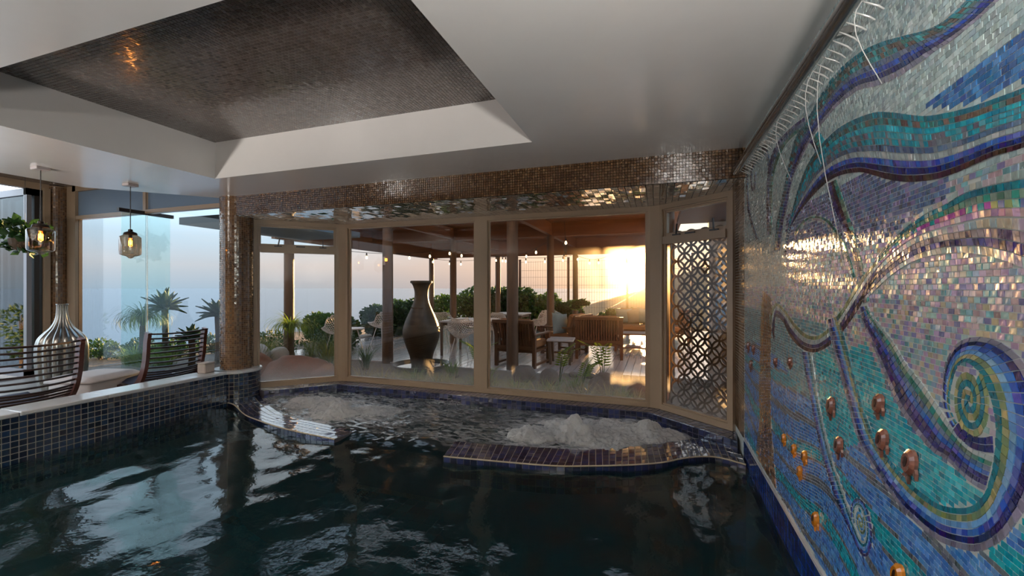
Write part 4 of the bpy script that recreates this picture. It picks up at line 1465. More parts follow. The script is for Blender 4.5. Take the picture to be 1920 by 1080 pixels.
# ---- invented fill lamps, out of view, added to brighten the dark ceiling
def fill_lamp(x, y, z0_, z, watts, label):
    t = empty('fill_lamp', (x, y, z0_))
    tag(t, label, 'lamp', 'added fill lamps out of view at the rear of the room')
    h = z - z0_
    MB().lathe([(.15, 0), (.15, .02), (.03, .035)], n=24).build('base', 'frame_dark', t)
    MB().tube([(0, 0, .03), (0, 0, h - .12)], .013, 10).build('pole', 'frame_dark', t)
    MB().lathe([(.03, h - .13), (.10, h - .10), (.19, h - .02), (.195, h), (.18, h - .015), (.09, h - .085)], n=28, cap=False).build('bowl', 'lamp_plate', t, smooth=True)
    li = bpy.data.lights.new('fill_light', 'AREA')
    li.shape = 'DISK'
    li.size = .36
    li.energy = watts
    li.color = (1.0, .95, .90)
    lo = bpy.data.objects.new('fill_light', li)
    lo.location = (0, 0, h - .012)
    lo.rotation_euler = (PI, 0, 0)
    lo.parent = t
    COL.objects.link(lo)


for k, (ux, uy, uz, ut) in enumerate(((-5.45, -.25, .10, 1.62), (-5.45, -1.9, .10, 1.62), (-5.45, -3.2, .10, 1.62), (.40, -.55, -1.30, 1.62), (.40, -2.2, -1.30, 1.62))):
    fill_lamp(ux, uy, uz, ut, 135, ('added fill lamp on the lounge floor', 'second added fill lamp on the lounge floor', 'third added fill lamp on the lounge floor', 'added fill lamp standing in the shallow corner by the mosaic wall', 'added fill lamp further back by the mosaic wall')[k])


# ---- slatted lounge chairs, backs towards the pool
def slat_chair(loc, rz, label):
    t = empty('lounge_chair', loc, rz)
    tag(t, label, 'chair', 'slatted wooden lounge chairs behind the pool side')
    # profile in the local x (forward) / z plane
    prof = [(-.03, .85), (-.005, .75), (.005, .64), (.02, .53), (.05, .42), (.10, .32), (.18, .235), (.30, .185), (.44, .18), (.58, .21), (.68, .23)]
    pc = catmull([(a, b) for a, b in prof], 0)
    hw = .31
    for sy in (-1, 1):
        V, Fc = [], []
        n_ = len(pc)
        for i in range(n_):
            d = pc[min(i + 1, n_ - 1)] - pc[max(i - 1, 0)]
            d = d / np.linalg.norm(d)
            nn = np.array([-d[1], d[0]])
            th_ = .034 if i > 3 else .030
            for (o1, yy) in ((th_, -.019), (-th_, -.019), (-th_, .019), (th_, .019)):
                q = pc[i] + nn * o1
                V.append((q[0], sy * hw + yy, q[1]))
        for i in range(n_ - 1):
            for k in range(4):
                j = (k + 1) % 4
                Fc.append((i * 4 + k, i * 4 + j, i * 4 + 4 + j, i * 4 + 4 + k))
        Fc += [(3, 2, 1, 0), tuple((n_ - 1) * 4 + k for k in range(4))]
        MB().add(V, Fc).build('side_rail', 'chair_wood', t)
        for (a, b) in (((.12, .28), (.02, 0)), ((.56, .20), (.62, 0))):
            MB().bar((a[0], sy * hw, a[1]), (b[0], sy * hw, b[1]), .036, .05, up=(1, 0, 0)).build('leg', 'chair_wood', t)
    d_ = np.concatenate([[0], np.cumsum(np.linalg.norm(np.diff(pc, axis=0), axis=1))])
    s_ = .02
    while s_ < d_[-1] - .01:
        px_, pz_ = np.interp(s_, d_, pc[:, 0]), np.interp(s_, d_, pc[:, 1])
        px2, pz2 = np.interp(s_ + .01, d_, pc[:, 0]), np.interp(s_ + .01, d_, pc[:, 1])
        dd = Vector((px2 - px_, 0, pz2 - pz_)).normalized()
        nn = Vector((-dd.z, 0, dd.x))
        V, Fc = [], []
        for i in range(7):
            f_ = i / 6 * 2 - 1
            bow = .045 * (1 - f_ * f_) * (1 if s_ < .5 else .6)
            c_ = Vector((px_, f_ * hw, pz_)) + nn * (bow if nn.z < 0 else -bow)
            hh = .0085
            for (a, b) in ((-hh, -.006), (hh, -.006), (hh, .006), (-hh, .006)):
                V.append(tuple(c_ + dd * a + nn * b))
        for i in range(6):
            for k in range(4):
                j = (k + 1) % 4
                Fc.append((i * 4 + k, i * 4 + j, i * 4 + 4 + j, i * 4 + 4 + k))
        MB().add(V, Fc).build('slat', 'chair_slat', t)
        s_ += .056 if s_ < .46 else .034
    return t


c1 = slat_chair((-5.42, 2.29, .10), PI + .06, 'slatted wooden lounge chair in front of the silver fluted vase')
c2 = slat_chair((-5.42, 3.49, .10), PI - .02, 'slatted wooden lounge chair between the white pouf and the thick column')


def seat_pad(loc, rz, label):
    me_ = MB()
    N = 9
    V, Fc = [], []
    for side in (0, 1):
        for i in range(N):
            for j in range(N):
                u_, v_ = i / (N - 1) * 2 - 1, j / (N - 1) * 2 - 1
                ed = (1 - u_ ** 6) * (1 - v_ ** 6)
                zz = (.035 * max(ed, 0) ** .5) * (1 if side else -1)
                V.append((.25 * u_ + .0, .27 * v_, zz + .03 * u_ * u_ + .02 * u_))
    for side in (0, 1):
        for i in range(N - 1):
            for j in range(N - 1):
                a = side * N * N + i * N + j
                Fc.append((a, a + N, a + N + 1, a + 1))
    o = me_.add(V, Fc).build('seat_pad', 'cushion_navy', smooth=True)
    o.location = loc
    o.rotation_euler = (0, 0, rz)
    tag(o, label, 'cushion', 'navy seat pads')


seat_pad((-5.86, 2.26, .335), PI + .06, 'navy pad on the seat of the slatted chair by the silver vase')
seat_pad((-5.86, 3.49, .335), PI - .02, 'navy pad on the seat of the slatted chair by the thick column')

# ---- white pouf
po = empty('pouf', (-6.18, 3.10, .10), .25)
tag(po, 'low white upholstered pouf between the two slatted chairs', 'pouf')
pb = MB()
pb.box((0, 0, .17), (.52, .58, .30), bev=.03)
auto_smooth(pb.build('body', 'upholstery_white', po), 50)
pt = MB()
N = 13
V, Fc = [], []
for i in range(N):
    for j in range(N):
        u_, v_ = i / (N - 1) * 2 - 1, j / (N - 1) * 2 - 1
        ed = max(0, (1 - u_ ** 8) * (1 - v_ ** 8)) ** .5
        V.append((.275 * u_, .305 * v_, .32 + .05 * ed))
for i in range(N - 1):
    for j in range(N - 1):
        a = i * N + j
        Fc.append((a, a + N, a + N + 1, a + 1))
pt.add(V, Fc)
pt.box((0, 0, .31), (.55, .61, .022))
pt.build('padded_top', 'upholstery_white', po, smooth=True)
for sx in (-1, 1):
    for sy in (-1, 1):
        MB().box((sx * .21, sy * .24, .012), (.04, .04, .03)).build('foot', 'cap_bronze', po)

# ---- tall silver vase
vs = empty('floor_vase', (-7.40, 3.36, .10))
tag(vs, 'tall silver fluted floor vase with a narrow neck', 'vase')
pr = [(.16, 0), (.20, .05), (.235, .2), (.25, .38), (.252, .52), (.245, .62), (.222, .70), (.17, .77), (.118, .83), (.082, .90), (.064, .97), (.056, 1.05), (.054, 1.12), (.060, 1.135)]
pcv = catmull(pr, 0)
auto_smooth(MB().lathe([tuple(q) for q in pcv[::2]], n=112, flute=14, amp=.13, cap=False).build('body', 'vase_silver', vs), 60)
MB().lathe([(.050, 1.128), (.060, 1.128), (.060, 1.14), (.050, 1.14), (.047, .95)], n=28, cap=False).build('rim', 'vase_silver', vs, smooth=True)

# ---- small box on the coping
cb = empty('junction_box', (-5.17, 3.66, .425), .1)
tag(cb, 'small beige box on the coping at the foot of the thick column', 'box')
MB().box((0, 0, .055), (.12, .13, .11), bev=.008).build('body', 'box_stone', cb)
MB().box((0, 0, .118), (.125, .135, .016), bev=.004).build('lid', 'box_stone', cb)


# ================================================================== PLANT HELPERS
def leaf_cloud(blobs, n, size, seed, shape=1.9, up=.3):
    """n pointed leaves scattered in a set of ellipsoids (x, y, z, rx, ry, rz)"""
    r = np.random.default_rng(seed)
    B = np.array(blobs, dtype=float)
    vol = B[:, 3] * B[:, 4] * B[:, 5]
    idx = r.choice(len(B), n, p=vol / vol.sum())
    d = r.normal(0, 1, (n, 3))
    d /= np.linalg.norm(d, axis=1)[:, None]
    rad = .55 + .45 * r.random(n) ** .6
    c_ = B[idx, :3] + d * rad[:, None] * B[idx, 3:]
    ax = d * .8 + r.normal(0, .6, (n, 3)) + np.array([0, 0, up])
    ax /= np.linalg.norm(ax, axis=1)[:, None]
    sd = np.cross(ax, r.normal(0, 1, (n, 3)))
    sd /= np.linalg.norm(sd, axis=1)[:, None]
    nn = np.cross(ax, sd)
    L_ = size * (.6 + .8 * r.random(n))[:, None]
    wd = L_ / shape * .5
    p0, p2 = c_ - ax * L_ * .5, c_ + ax * L_ * .5
    p1, p3 = c_ + sd * wd + nn * wd * .35, c_ - sd * wd + nn * wd * .35
    V = np.stack([p0, p1, p2, p3], 1).reshape(-1, 3)
    Fq_ = np.arange(n * 4).reshape(-1, 4)
    return V, Fq_


def np_obj(name, V, Fq_, m_, parent=None):
    me_ = raw_mesh(name, V, Fq_, None, (m_,))
    o = bpy.data.objects.new(name, me_)
    COL.objects.link(o)
    o.parent = parent
    return o


def blades(n, seed, rad, h0, h1, lean, width, droop, segs=6):
    """arching grass blades from a common tuft"""
    r = np.random.default_rng(seed)
    V, Fq_ = [], []
    for k in range(n):
        a = r.random() * 2 * PI
        b0 = np.array([math.cos(a), math.sin(a), 0]) * rad * r.random()
        L_ = h0 + (h1 - h0) * r.random()
        ln = lean * (.2 + r.random())
        dr = droop * (.5 + r.random())
        side_ = np.array([-math.sin(a), math.cos(a), 0])
        out_ = np.array([math.cos(a), math.sin(a), 0])
        p = b0.copy()
        ang = PI / 2 - ln * .4
        o0 = len(V)
        for i in range(segs + 1):
            f_ = i / segs
            w_ = width * (1 - f_) ** .7 * .5 + .0006
            V += [p - side_ * w_, p + side_ * w_]
            st = L_ / segs
            p = p + (out_ * math.cos(ang) + np.array([0, 0, 1]) * math.sin(ang)) * st
            ang -= (dr + ln * .4) / segs * (1 + f_)
        for i in range(segs):
            q = o0 + 2 * i
            Fq_.append((q, q + 1, q + 3, q + 2))
    return np.array(V), np.array(Fq_)


def shrub(name, loc, blobs, n, size, m_, label, cat='shrub', group=None, seed=1, stems=5, shape=1.9):
    t = empty(name, loc)
    tag(t, label, cat, group)
    V, Fq_ = leaf_cloud(blobs, n, size, seed, shape)
    np_obj('foliage', V, Fq_, m_, t)
    st = MB()
    r = random.Random(seed)
    for k in range(stems):
        b = blobs[k % len(blobs)]
        st.tube([(b[0] * .3 + r.uniform(-.05, .05), b[1] * .3 + r.uniform(-.05, .05), 0), (b[0] * .7, b[1] * .7, b[2] * .6), (b[0] + r.uniform(-.1, .1), b[1] + r.uniform(-.1, .1), b[2] + b[5] * .4)], [.02, .014, .006], 5)
    st.build('stems', 'bark', t)
    return t


def tuft(name, loc, n, seed, rad, h0, h1, lean, width, droop, m_, label, cat='grass tuft', group=None):
    V, Fq_ = blades(n, seed, rad, h0, h1, lean, width, droop)
    t = empty(name, loc)
    tag(t, label, cat, group)
    np_obj('blades', V, Fq_, m_, t)
    MB().lathe([(rad * .9, -.02), (rad, .01), (rad * .5, .05)], n=10).build('crown_base', 'bark', t)
    return t


def agave(loc, stem, n, L_, seed, label, tilt=(0, 0)):
    t = empty('agave', loc)
    tag(t, label, 'agave', 'agaves outside the lounge window')
    r = random.Random(seed)
    tp = Vector((tilt[0], tilt[1], stem))
    MB().tube([(0, 0, 0), tuple(tp * .5 + Vector((.02, 0, 0))), tuple(tp)], [.06, .05, .055], 10).build('trunk', 'bark', t)
    for k in range(n):
        a = k * 2.39996
        el = math.radians(78 - 80 * (k / n))
        ll = L_ * (.75 + .35 * r.random())
        o_ = Vector((math.cos(a), math.sin(a), 0))
        s_ = Vector((-math.sin(a), math.cos(a), 0))
        p = tp.copy()
        e_ = el
        V, Fc = [], []
        wid = [.028, .045, .056, .05, .03, .003]
        for i in range(6):
            w_ = wid[i]
            d = o_ * math.cos(e_) + Vector((0, 0, math.sin(e_)))
            nn = -o_ * math.sin(e_) + Vector((0, 0, math.cos(e_)))
            V += [tuple(p - s_ * w_ + nn * w_ * .5), tuple(p), tuple(p + s_ * w_ + nn * w_ * .5), tuple(p - nn * .012)]
            p = p + d * ll / 5
            e_ -= (.16 if i < 3 else -.05) * (1 - el / 1.6)
        for i in range(5):
            b_ = i * 4
            for (x_, y_) in ((0, 1), (1, 2), (2, 3), (3, 0)):
                Fc.append((b_ + x_, b_ + y_, b_ + 4 + y_, b_ + 4 + x_))
        MB().add(V, Fc).build('leaf', 'leaf_agave', t)
    return t


def ponytail(loc, stem, n, L_, seed, label, m_='leaf_bright'):
    t = empty('ponytail_palm', loc)
    tag(t, label, 'palm', 'ponytail palms')
    MB().tube([(0, 0, 0), (0, 0, stem * .4), (0, 0, stem)], [.10, .06, .045], 10).build('trunk', 'bark', t)
    V, Fq_ = blades(n, seed, .03, L_ * .6, L_, 1.0, .018, 2.0, 9)
    V = V + np.array([0, 0, stem])
    np_obj('fronds', V, Fq_, m_, t)
    return t


# ---- hanging plant by the folding doors
hp = empty('hanging_plant', (-8.25, 3.36, 1.96))
tag(hp, 'leafy green plant in a hanging basket by the folding doors', 'plant')
MB().lathe([(.05, 0), (.12, .02), (.15, .08), (.16, .16), (.15, .165)], n=20).build('basket', 'bark', hp)
V, Fq_ = leaf_cloud([(0, 0, .30, .26, .26, .14), (-.12, -.08, .16, .16, .16, .12), (.12, .02, .22, .18, .18, .15), (.0, .05, .02, .22, .2, .08), (-.1, 0, .40, .1, .1, .08)], 190, .12, 5, 1.5)
np_obj('foliage', V, Fq_, 'leaf_dark', hp)
MB().tube([(0, 0, .16), (0, 0, 1.07)], .003, 5).build('wire', 'cord_dark', hp)

# ================================================================== OUTSIDE
# ---- ground, sea, hill
gx = np.concatenate([np.linspace(-60, -14, 14), np.linspace(-13, 6, 58), np.linspace(7, 60, 14)])
gy = np.concatenate([np.linspace(-12, 4, 10), np.linspace(4.2, 18, 50), np.linspace(19, 80, 16)])
X, Y = np.meshgrid(gx, gy, indexing='ij')
edge_x = -11.8 + 1.2 * np.sin(Y * .5) * .4
sdf = np.maximum(edge_x - X, np.maximum(Y - 15.8, 0) * (X < 14))
sdf = np.maximum(sdf, Y - 15.8)
Zg = -.03 + .05 * fbm(X, Y, .8, 3, 2) - .9 * np.maximum(sdf, 0) - .05 * smooth(X, -9, -10)
inroom = (X > -9.6) & (X < 5) & (Y < 4.9)
Zg = np.where((X > -9.5) & (Y < 5.0), -1.6, Zg)
nxg, nyg = X.shape
a_ = (np.arange(nxg - 1)[:, None] * nyg + np.arange(nyg - 1)[None]).ravel()
Fq = np.stack([a_, a_ + nyg, a_ + nyg + 1, a_ + 1], 1)
me = raw_mesh('ground', np.stack([X.ravel(), Y.ravel(), Zg.ravel()], 1), Fq, None, ('gravel',))
g_ = bpy.data.objects.new('ground', me)
COL.objects.link(g_)
tag(g_, 'gravel garden ground falling away towards the sea', None, kind='structure')
sea = MB().quad((-40000, -20000, -60), (40000, -20000, -60), (40000, 45000, -60), (-40000, 45000, -60)).build('sea', 'sea_water')
tag(sea, 'hazy grey blue sea reaching to the horizon', None, kind='structure')


def hill(name, y0_, y1_, pts, label, seed):
    hx = np.linspace(pts[0][0], pts[-1][0], 60)
    hy = np.linspace(y0_, y1_, 24)
    Xh, Yh = np.meshgrid(hx, hy, indexing='ij')
    ridge = np.interp(Xh, [p_[0] for p_ in pts], [p_[1] for p_ in pts])
    f_ = (Yh - y0_) / (y1_ - y0_)
    Zh = -62 + (ridge + 62) * np.sin(np.clip(f_ * 1.25, 0, 1) * PI / 2) + 2.2 * fbm(Xh, Yh, .05, 4, seed)
    n1, n2_ = Xh.shape
    b0 = (np.arange(n1 - 1)[:, None] * n2_ + np.arange(n2_ - 1)[None]).ravel()
    me_ = raw_mesh(name, np.stack([Xh.ravel(), Yh.ravel(), Zh.ravel()], 1), np.stack([b0, b0 + n2_, b0 + n2_ + 1, b0 + 1], 1), None, ('hill_slope',))
    me_.polygons.foreach_set('use_smooth', np.ones(len(me_.polygons), dtype=bool))
    o = bpy.data.objects.new(name, me_)
    COL.objects.link(o)
    tag(o, label, None, kind='structure')


hill('hill', 200, 340, [(-75, -60), (-52, -26), (-38, -17), (-22, -8), (-7, 1), (20, 12), (60, 26), (160, 48)], 'sunlit golden hillside beyond the wire fence', 3)
hill('headland', 620, 900, [(-220, -60), (-150, -40), (-110, -26), (-70, -14), (-20, 0), (60, 20), (300, 50)], 'paler hazy headland behind the hillside', 4)

# ---- deck of pale boards running away from the house
dk = empty('deck', (0, 0, 0))
tag(dk, 'pale timber deck boards under the pergola', None, kind='structure')
bw = .14
x = -7.9
me_b = None
while x < 2.6:
    yn = 7.05 + .25 * math.sin(x * .9) * .2 + (0.25 if x > -1.6 else 0)
    b_ = MB().box((0, 4.1, -.012), (bw - .008, 8.2, .03))
    if me_b is None:
        o = b_.build('deck_plank', 'deck_board', dk)
        me_b = o.data
    else:
        o = bpy.data.objects.new('deck_plank', me_b)
        COL.objects.link(o)
        o.parent = dk
    o.location = (x, yn, random.uniform(-.002, .002))
    x += bw

# ---- pergola
pg = empty('pergola', (0, 0, 0))
tag(pg, 'timber pergola with round posts and broad beams over the deck', 'pergola')
PXS, PYS = (-7.57, -5.05, -2.44, .16), (7.15, 10.0, 13.3)
for yy in PYS:
    for xx in PXS:
        if (xx, yy) == (-7.57, 10.0):
            continue
        hgt = 2.95 if yy < 12 else 2.55
        auto_smooth(MB().tube([(xx, yy, -.05), (xx + .004, yy, hgt * .5), (xx, yy, hgt)], [.108 if yy < 8 else .092, .103 if yy < 8 else .088, .10 if yy < 8 else .085], 14).build('post', 'post_wood', pg), 50)
for yy, z0_, z1_ in ((7.15, 2.76, 3.02), (10.0, 2.69, 3.02), (13.3, 2.50, 3.02)):
    MB().box((-3.7, yy, (z0_ + z1_) / 2), (8.1, .12, z1_ - z0_)).build('beam', 'beam_wood', pg)
for xx, z0_, z1_ in ((-7.57, 2.48, 3.02), (-5.05, 2.72, 3.0), (-2.44, 2.72, 3.0), (.16, 2.62, 3.02)):
    MB().box((xx, 10.2, (z0_ + z1_) / 2), (.10, 6.9, z1_ - z0_)).build('beam', 'beam_wood', pg)
y = 6.35
while y < 13.9:
    MB().box((-3.7, y, 3.03), (8.5, .19, .025)).build('roof_board', 'beam_wood', pg)
    y += .2
# lamp on the post beside the vase
wl2 = empty('wall_lamp', (-5.05, 7.04, 1.98))
tag(wl2, 'small amber lamp fixed to the post beside the clay vase', 'lamp')
MB().box((0.0, -.012, 0), (.05, .02, .16)).build('bracket', 'lamp_plate', wl2)
MB().lathe([(.022, -.03), (.026, -.02), (.026, .02), (.022, .03)], (.055, -.02, .02), n=14).build('lens', 'amber_glow', wl2, smooth=True)


# ---- festoon lights
def festoon(pts, bulbs, sag, label):
    t = empty('string_light', (0, 0, 0))
    tag(t, label, 'string light', 'festoon lights under the pergola')
    path = []
    for (a, b) in zip(pts, pts[1:]):
        a, b = Vector(a), Vector(b)
        for k in range(12):
            f_ = k / 12
            q = a.lerp(b, f_)
            q.z -= sag * 4 * f_ * (1 - f_)
            path.append(q)
    path.append(Vector(pts[-1]))
    MB().tube([tuple(q) for q in path], .006, 5).build('cable', 'cord_dark', t)
    n_ = len(path)
    for k in range(bulbs):
        q = path[int((k + .5) / bulbs * (n_ - 1))]
        so = MB().tube([(q.x, q.y, q.z), (q.x, q.y, q.z - .075)], [.014, .02], 8).build('socket', 'cord_dark', t)
        MB().lathe([(.014, 0), (.026, -.03), (.029, -.05), (.020, -.072), (.004, -.08)], (q.x, q.y, q.z - .075), n=10).build('bulb', 'bulb_glow', so, smooth=True)


festoon([(-7.5, 8.0, 2.42), (-5.1, 9.9, 2.46), (-2.5, 13.0, 2.45)], 13, .14, 'festoon cable with bulbs sagging from the outer beam past the clay vase')
festoon([(-7.5, 12.9, 2.50), (-5.0, 13.0, 2.47), (-2.5, 9.9, 2.55)], 9, .12, 'festoon cable with bulbs along the far beam behind the clay vase')
festoon([(-2.4, 13.0, 2.5), (-1.3, 12.9, 2.45), (.15, 10.1, 2.55)], 7, .16, 'festoon cable with bulbs hanging under the sunset end of the pergola')
hs = empty('string_light', (-1.72, 8.2, 2.75))
tag(hs, 'short cluster of bulbs hanging in a bunch over the brown armchairs', 'string light', 'festoon lights under the pergola')
MB().tube([(0, 0, 0), (.02, 0, -.3), (0, 0, -.62)], .006, 5).build('cable', 'cord_dark', hs)
for k, (dx, zz) in enumerate(((.03, -.33), (-.02, -.42), (.04, -.45), (0, -.52), (.03, -.57), (-.01, -.62))):
    so = MB().tube([(dx, 0, zz), (dx, 0, zz - .05)], [.012, .018], 8).build('socket', 'cord_dark', hs)
    MB().lathe([(.012, 0), (.024, -.03), (.026, -.05), (.004, -.075)], (dx, 0, zz - .05), n=10).build('bulb', 'bulb_glow' if k == 0 else 'bulb_glass', so, smooth=True)

# ---- wire fence at the far edge
fe = empty('wire_fence', (0, 15.2, 0))
tag(fe, 'tall welded wire fence at the far edge of the deck', 'fence')
wv = MB()
x = -4.9
while x < 1.6:
    wv.tube([(x, 0, 0), (x, 0, 2.45)], .0035, 3, cap=False)
    x += .09
for zz in (.05, .35, .75, 1.0, 1.3, 1.55, 1.85, 2.1, 2.42):
    wv.tube([(-4.9, .006, zz), (1.6, .006, zz)], .0045, 3, cap=False)
wv.build('wire_mesh', 'fence_wire', fe, kind='stuff')
for xx, hh in ((-4.9, 2.5), (-3.05, 2.55), (-.98, 2.62), (1.1, 2.6)):
    MB().box((xx, .05, hh / 2), (.075, .075, hh)).box((xx, .05, hh + .01), (.085, .085, .02)).build('post', 'fence_post', fe)

# ---- clay vase in its bowl
bv = empty('clay_vase', (-4.03, 6.72, .04))
tag(bv, 'tall dark clay vase with a flared rim standing in a shallow bowl', 'vase')
pr = [(.175, 0), (.19, .10), (.225, .24), (.285, .40), (.325, .54), (.33, .64), (.305, .76), (.25, .90), (.185, 1.04), (.14, 1.16), (.122, 1.27), (.125, 1.36), (.150, 1.45), (.180, 1.50)]
auto_smooth(MB().lathe([tuple(q) for q in catmull(pr, 0)[::2]], n=48, cap=False).build('body', 'vase_clay', bv), 60)
auto_smooth(MB().lathe([(.178, 1.495), (.196, 1.50), (.198, 1.53), (.185, 1.54), (.150, 1.53), (.12, 1.40)], n=40, cap=False).build('rim', 'vase_clay', bv), 40)
MB().tube([(.12 * math.cos(a), -.12 * abs(math.sin(a)) * 1.8 - .06, 1.06 + .0 * a) for a in (0.2, .6, 1.0, 1.57, 2.1, 2.5, 2.9)], .008, 6).build('cord_band', 'bark', bv)
bl = empty('water_bowl', (-4.03, 6.72, -.01))
tag(bl, 'shallow round stone bowl of water under the clay vase', 'bowl')
auto_smooth(MB().lathe([(.34, 0), (.46, .04), (.52, .10), (.50, .105), (.44, .06), (.0, .045)], n=40, cap=False).build('basin', 'bowl_stone', bl), 50)
MB().lathe([(.0, .062), (.445, .062)], n=40, cap=False).build('water', 'bowl_water', bl)


# ---- stones and boulders
def rock(name, loc, size, seed, m_, label, cat='rock', group=None, rz=0):
    n1, n2_ = 26, 16
    V, Fc = [], []
    th_ = np.linspace(0, 2 * PI, n1, endpoint=False)
    ph_ = np.linspace(-PI / 2, PI / 2, n2_)
    T, Ph = np.meshgrid(th_, ph_, indexing='ij')
    xs, ys, zs = np.cos(T) * np.cos(Ph), np.sin(T) * np.cos(Ph), np.sin(Ph)
    k_ = 1 + .22 * fbm(xs * 1.2 + zs * .7, ys * 1.2 + zs * .4 + 3, 1.3, 3, seed)
    V = np.stack([xs * k_ * size[0], ys * k_ * size[1], zs * k_ * size[2]], 2)
    Fq_ = []
    for i in range(n1):
        for j in range(n2_ - 1):
            i2 = (i + 1) % n1
            Fq_.append((i * n2_ + j, i2 * n2_ + j, i2 * n2_ + j + 1, i * n2_ + j + 1))
    me_ = raw_mesh(name, V.reshape(-1, 3), np.array(Fq_), None, (m_,))
    me_.polygons.foreach_set('use_smooth', np.ones(len(me_.polygons), dtype=bool))
    o = bpy.data.objects.new(name, me_)
    o.location = loc
    o.rotation_euler = (0, 0, rz)
    COL.objects.link(o)
    tag(o, label, cat, group)
    return o


rock('boulder', (-5.62, 5.45, .06), (.62, .40, .26), 3, 'rock_brown', 'long tawny boulder outside the angled bay window', rz=.35)
rock('boulder', (-6.35, 5.20, .08), (.42, .34, .30), 5, 'rock_brown', 'rounder tawny boulder beside the long one', rz=.2)
rock('stone_ball', (-7.05, 5.95, .19), (.21, .21, .20), 8, 'stone_ball', 'pale round stone ball nearest the thick column', group='pale stone balls')
rock('stone_ball', (-6.85, 6.25, .16), (.17, .17, .16), 9, 'stone_ball', 'smaller pale stone ball tucked behind the bigger one', group='pale stone balls')
rock('garden_stone', (-.68, 5.75, .10), (.20, .13, .22), 11, 'rock_grey', 'upright leaf shaped stone against the sunset pane')
rock('garden_stone', (-.12, 5.9, .04), (.26, .16, .15), 12, 'rock_brown', 'low brown stone at the corner of the sunset pane')
rock('garden_stone', (-2.0, 6.45, .06), (.20, .16, .17), 13, 'rock_grey', 'dark stone at the deck edge below the brown armchair')
rock('garden_stone', (-1.55, 6.35, .06), (.15, .14, .17), 14, 'rock_grey', 'dark upright stone below the side table')
for k in range(8):
    xx = -1.3 + .28 * k
    rock('edging_stone', (xx, 6.95 + .05 * math.sin(k * 3), .02), (.09 + .02 * math.sin(k), .07, .045), 30 + k, 'rock_grey', '%s edging stone from the armchair along the near end of the deck' % ('first', 'second', 'third', 'fourth', 'fifth', 'sixth', 'seventh', 'eighth')[k], 'stone', 'edging stones along the deck')

# ---- planting near the house
ponytail((-6.74, 6.40, 0), .58, 260, .75, 3, 'bushy ponytail palm behind the tawny boulders')
tuft('grass_tuft', (-5.15, 5.75, 0), 46, 4, .05, .25, .42, .8, .016, .7, 'leaf_mid', 'small spiky tuft at the end of the tawny boulder')
tuft('grass_tuft', (-4.95, 6.35, 0), 60, 6, .06, .35, .55, .7, .02, .6, 'leaf_mid', 'spiky green tuft in front of the post by the clay vase')
for k, (xx, yy) in enumerate(((-7.0, 6.0), (-6.2, 6.9), (-7.75, 6.75), (-6.9, 7.1), (-5.95, 6.5), (-7.2, 6.3), (-8.0, 6.4))):
    tuft('grass_tuft', (xx, yy, -.02), 90, 50 + k, .14, .55, .95, 1.0, .008, 1.1, 'leaf_grass', ('wispy grass just in front of the bushy ponytail palm', 'wispy grass between palm and deck corner', 'wispy grass at the outer pergola post', 'wispy grass behind the bushy ponytail palm', 'wispy grass beside the spiky tuft and boulder', 'wispy grass above the stone balls', 'outermost wispy grass by the thick column')[k], group='wispy grasses outside the angled bay window')
tuft('grass_tuft', (-3.2, 6.3, 0), 80, 71, .12, .2, .4, .8, .010, .8, 'leaf_bright', 'short bright tuft between the clay vase and the brown armchair')
tuft('grass_tuft', (-2.55, 6.15, 0), 80, 72, .14, .18, .34, .9, .010, .9, 'leaf_bright', 'short bright tuft at the foot of the post by the armchair')
tuft('grass_tuft', (-1.1, 6.0, 0), 90, 73, .16, .16, .32, .9, .010, .9, 'leaf_bright', 'short bright tuft behind the leaf shaped stone')
for k in range(14):
    tuft('dry_grass', (-4.15 + .3 * k, 5.28 + .06 * math.sin(k * 2.3), -.03), 130, 90 + k, .15, .22, .40, .9, .006, .8, 'grass_dry', 'dry pale grass growing against the bay panes', group='dry grass along the bay')

for k, (xx, yy) in enumerate(((-3.6, 5.75), (-3.0, 5.65), (-2.4, 5.7), (-1.85, 5.65), (-1.4, 5.7), (-.45, 5.6))):
    tuft('lawn_tuft', (xx, yy, -.03), 150, 140 + k, .22, .14, .30, .9, .010, .9, 'leaf_bright', '%s low green tuft from the corner post, just outside the bay panes' % ('first', 'second', 'third', 'fourth', 'fifth', 'sixth')[k], group='low green tufts outside the bay')


def fern(loc, h, seed, label):
    t = empty('fern', loc)
    tag(t, label, 'fern', 'ferns in front of the deck')
    r = random.Random(seed)
    for k in range(3):
        a = r.uniform(0, 2 * PI)
        ln = r.uniform(.15, .35)
        pts = [Vector((0, 0, 0)), Vector((math.cos(a) * ln * .2, math.sin(a) * ln * .2, h * .5)), Vector((math.cos(a) * ln * .6, math.sin(a) * ln * .6, h * .9)), Vector((math.cos(a) * ln * 1.4, math.sin(a) * ln * 1.4, h * 1.05))]
        fr_ = MB().tube([tuple(q) for q in pts], [.006, .005, .004, .002], 5)
        o = fr_.build('frond_stem', 'leaf_mid', t)
        V, Fq_ = [], []
        for i in range(26):
            f_ = .35 + .65 * i / 26
            seg = min(2, int(f_ * 3))
            q = pts[seg].lerp(pts[seg + 1], f_ * 3 - seg)
            d = (pts[seg + 1] - pts[seg]).normalized()
            s_ = d.cross(Vector((0, 0, 1))).normalized() * (1 if i % 2 else -1)
            ll = .11 * (1.15 - f_) + .03
            tip = q + (s_ * .9 + d * .4 + Vector((0, 0, -.15))) * ll
            md = q.lerp(tip, .5)
            w_ = d * .014
            b_ = len(V)
            V += [tuple(q), tuple(md + w_), tuple(tip), tuple(md - w_)]
            Fq_.append((b_, b_ + 1, b_ + 2, b_ + 3))
        np_obj('leaflets', np.array(V), np.array(Fq_), 'leaf_bright', o)


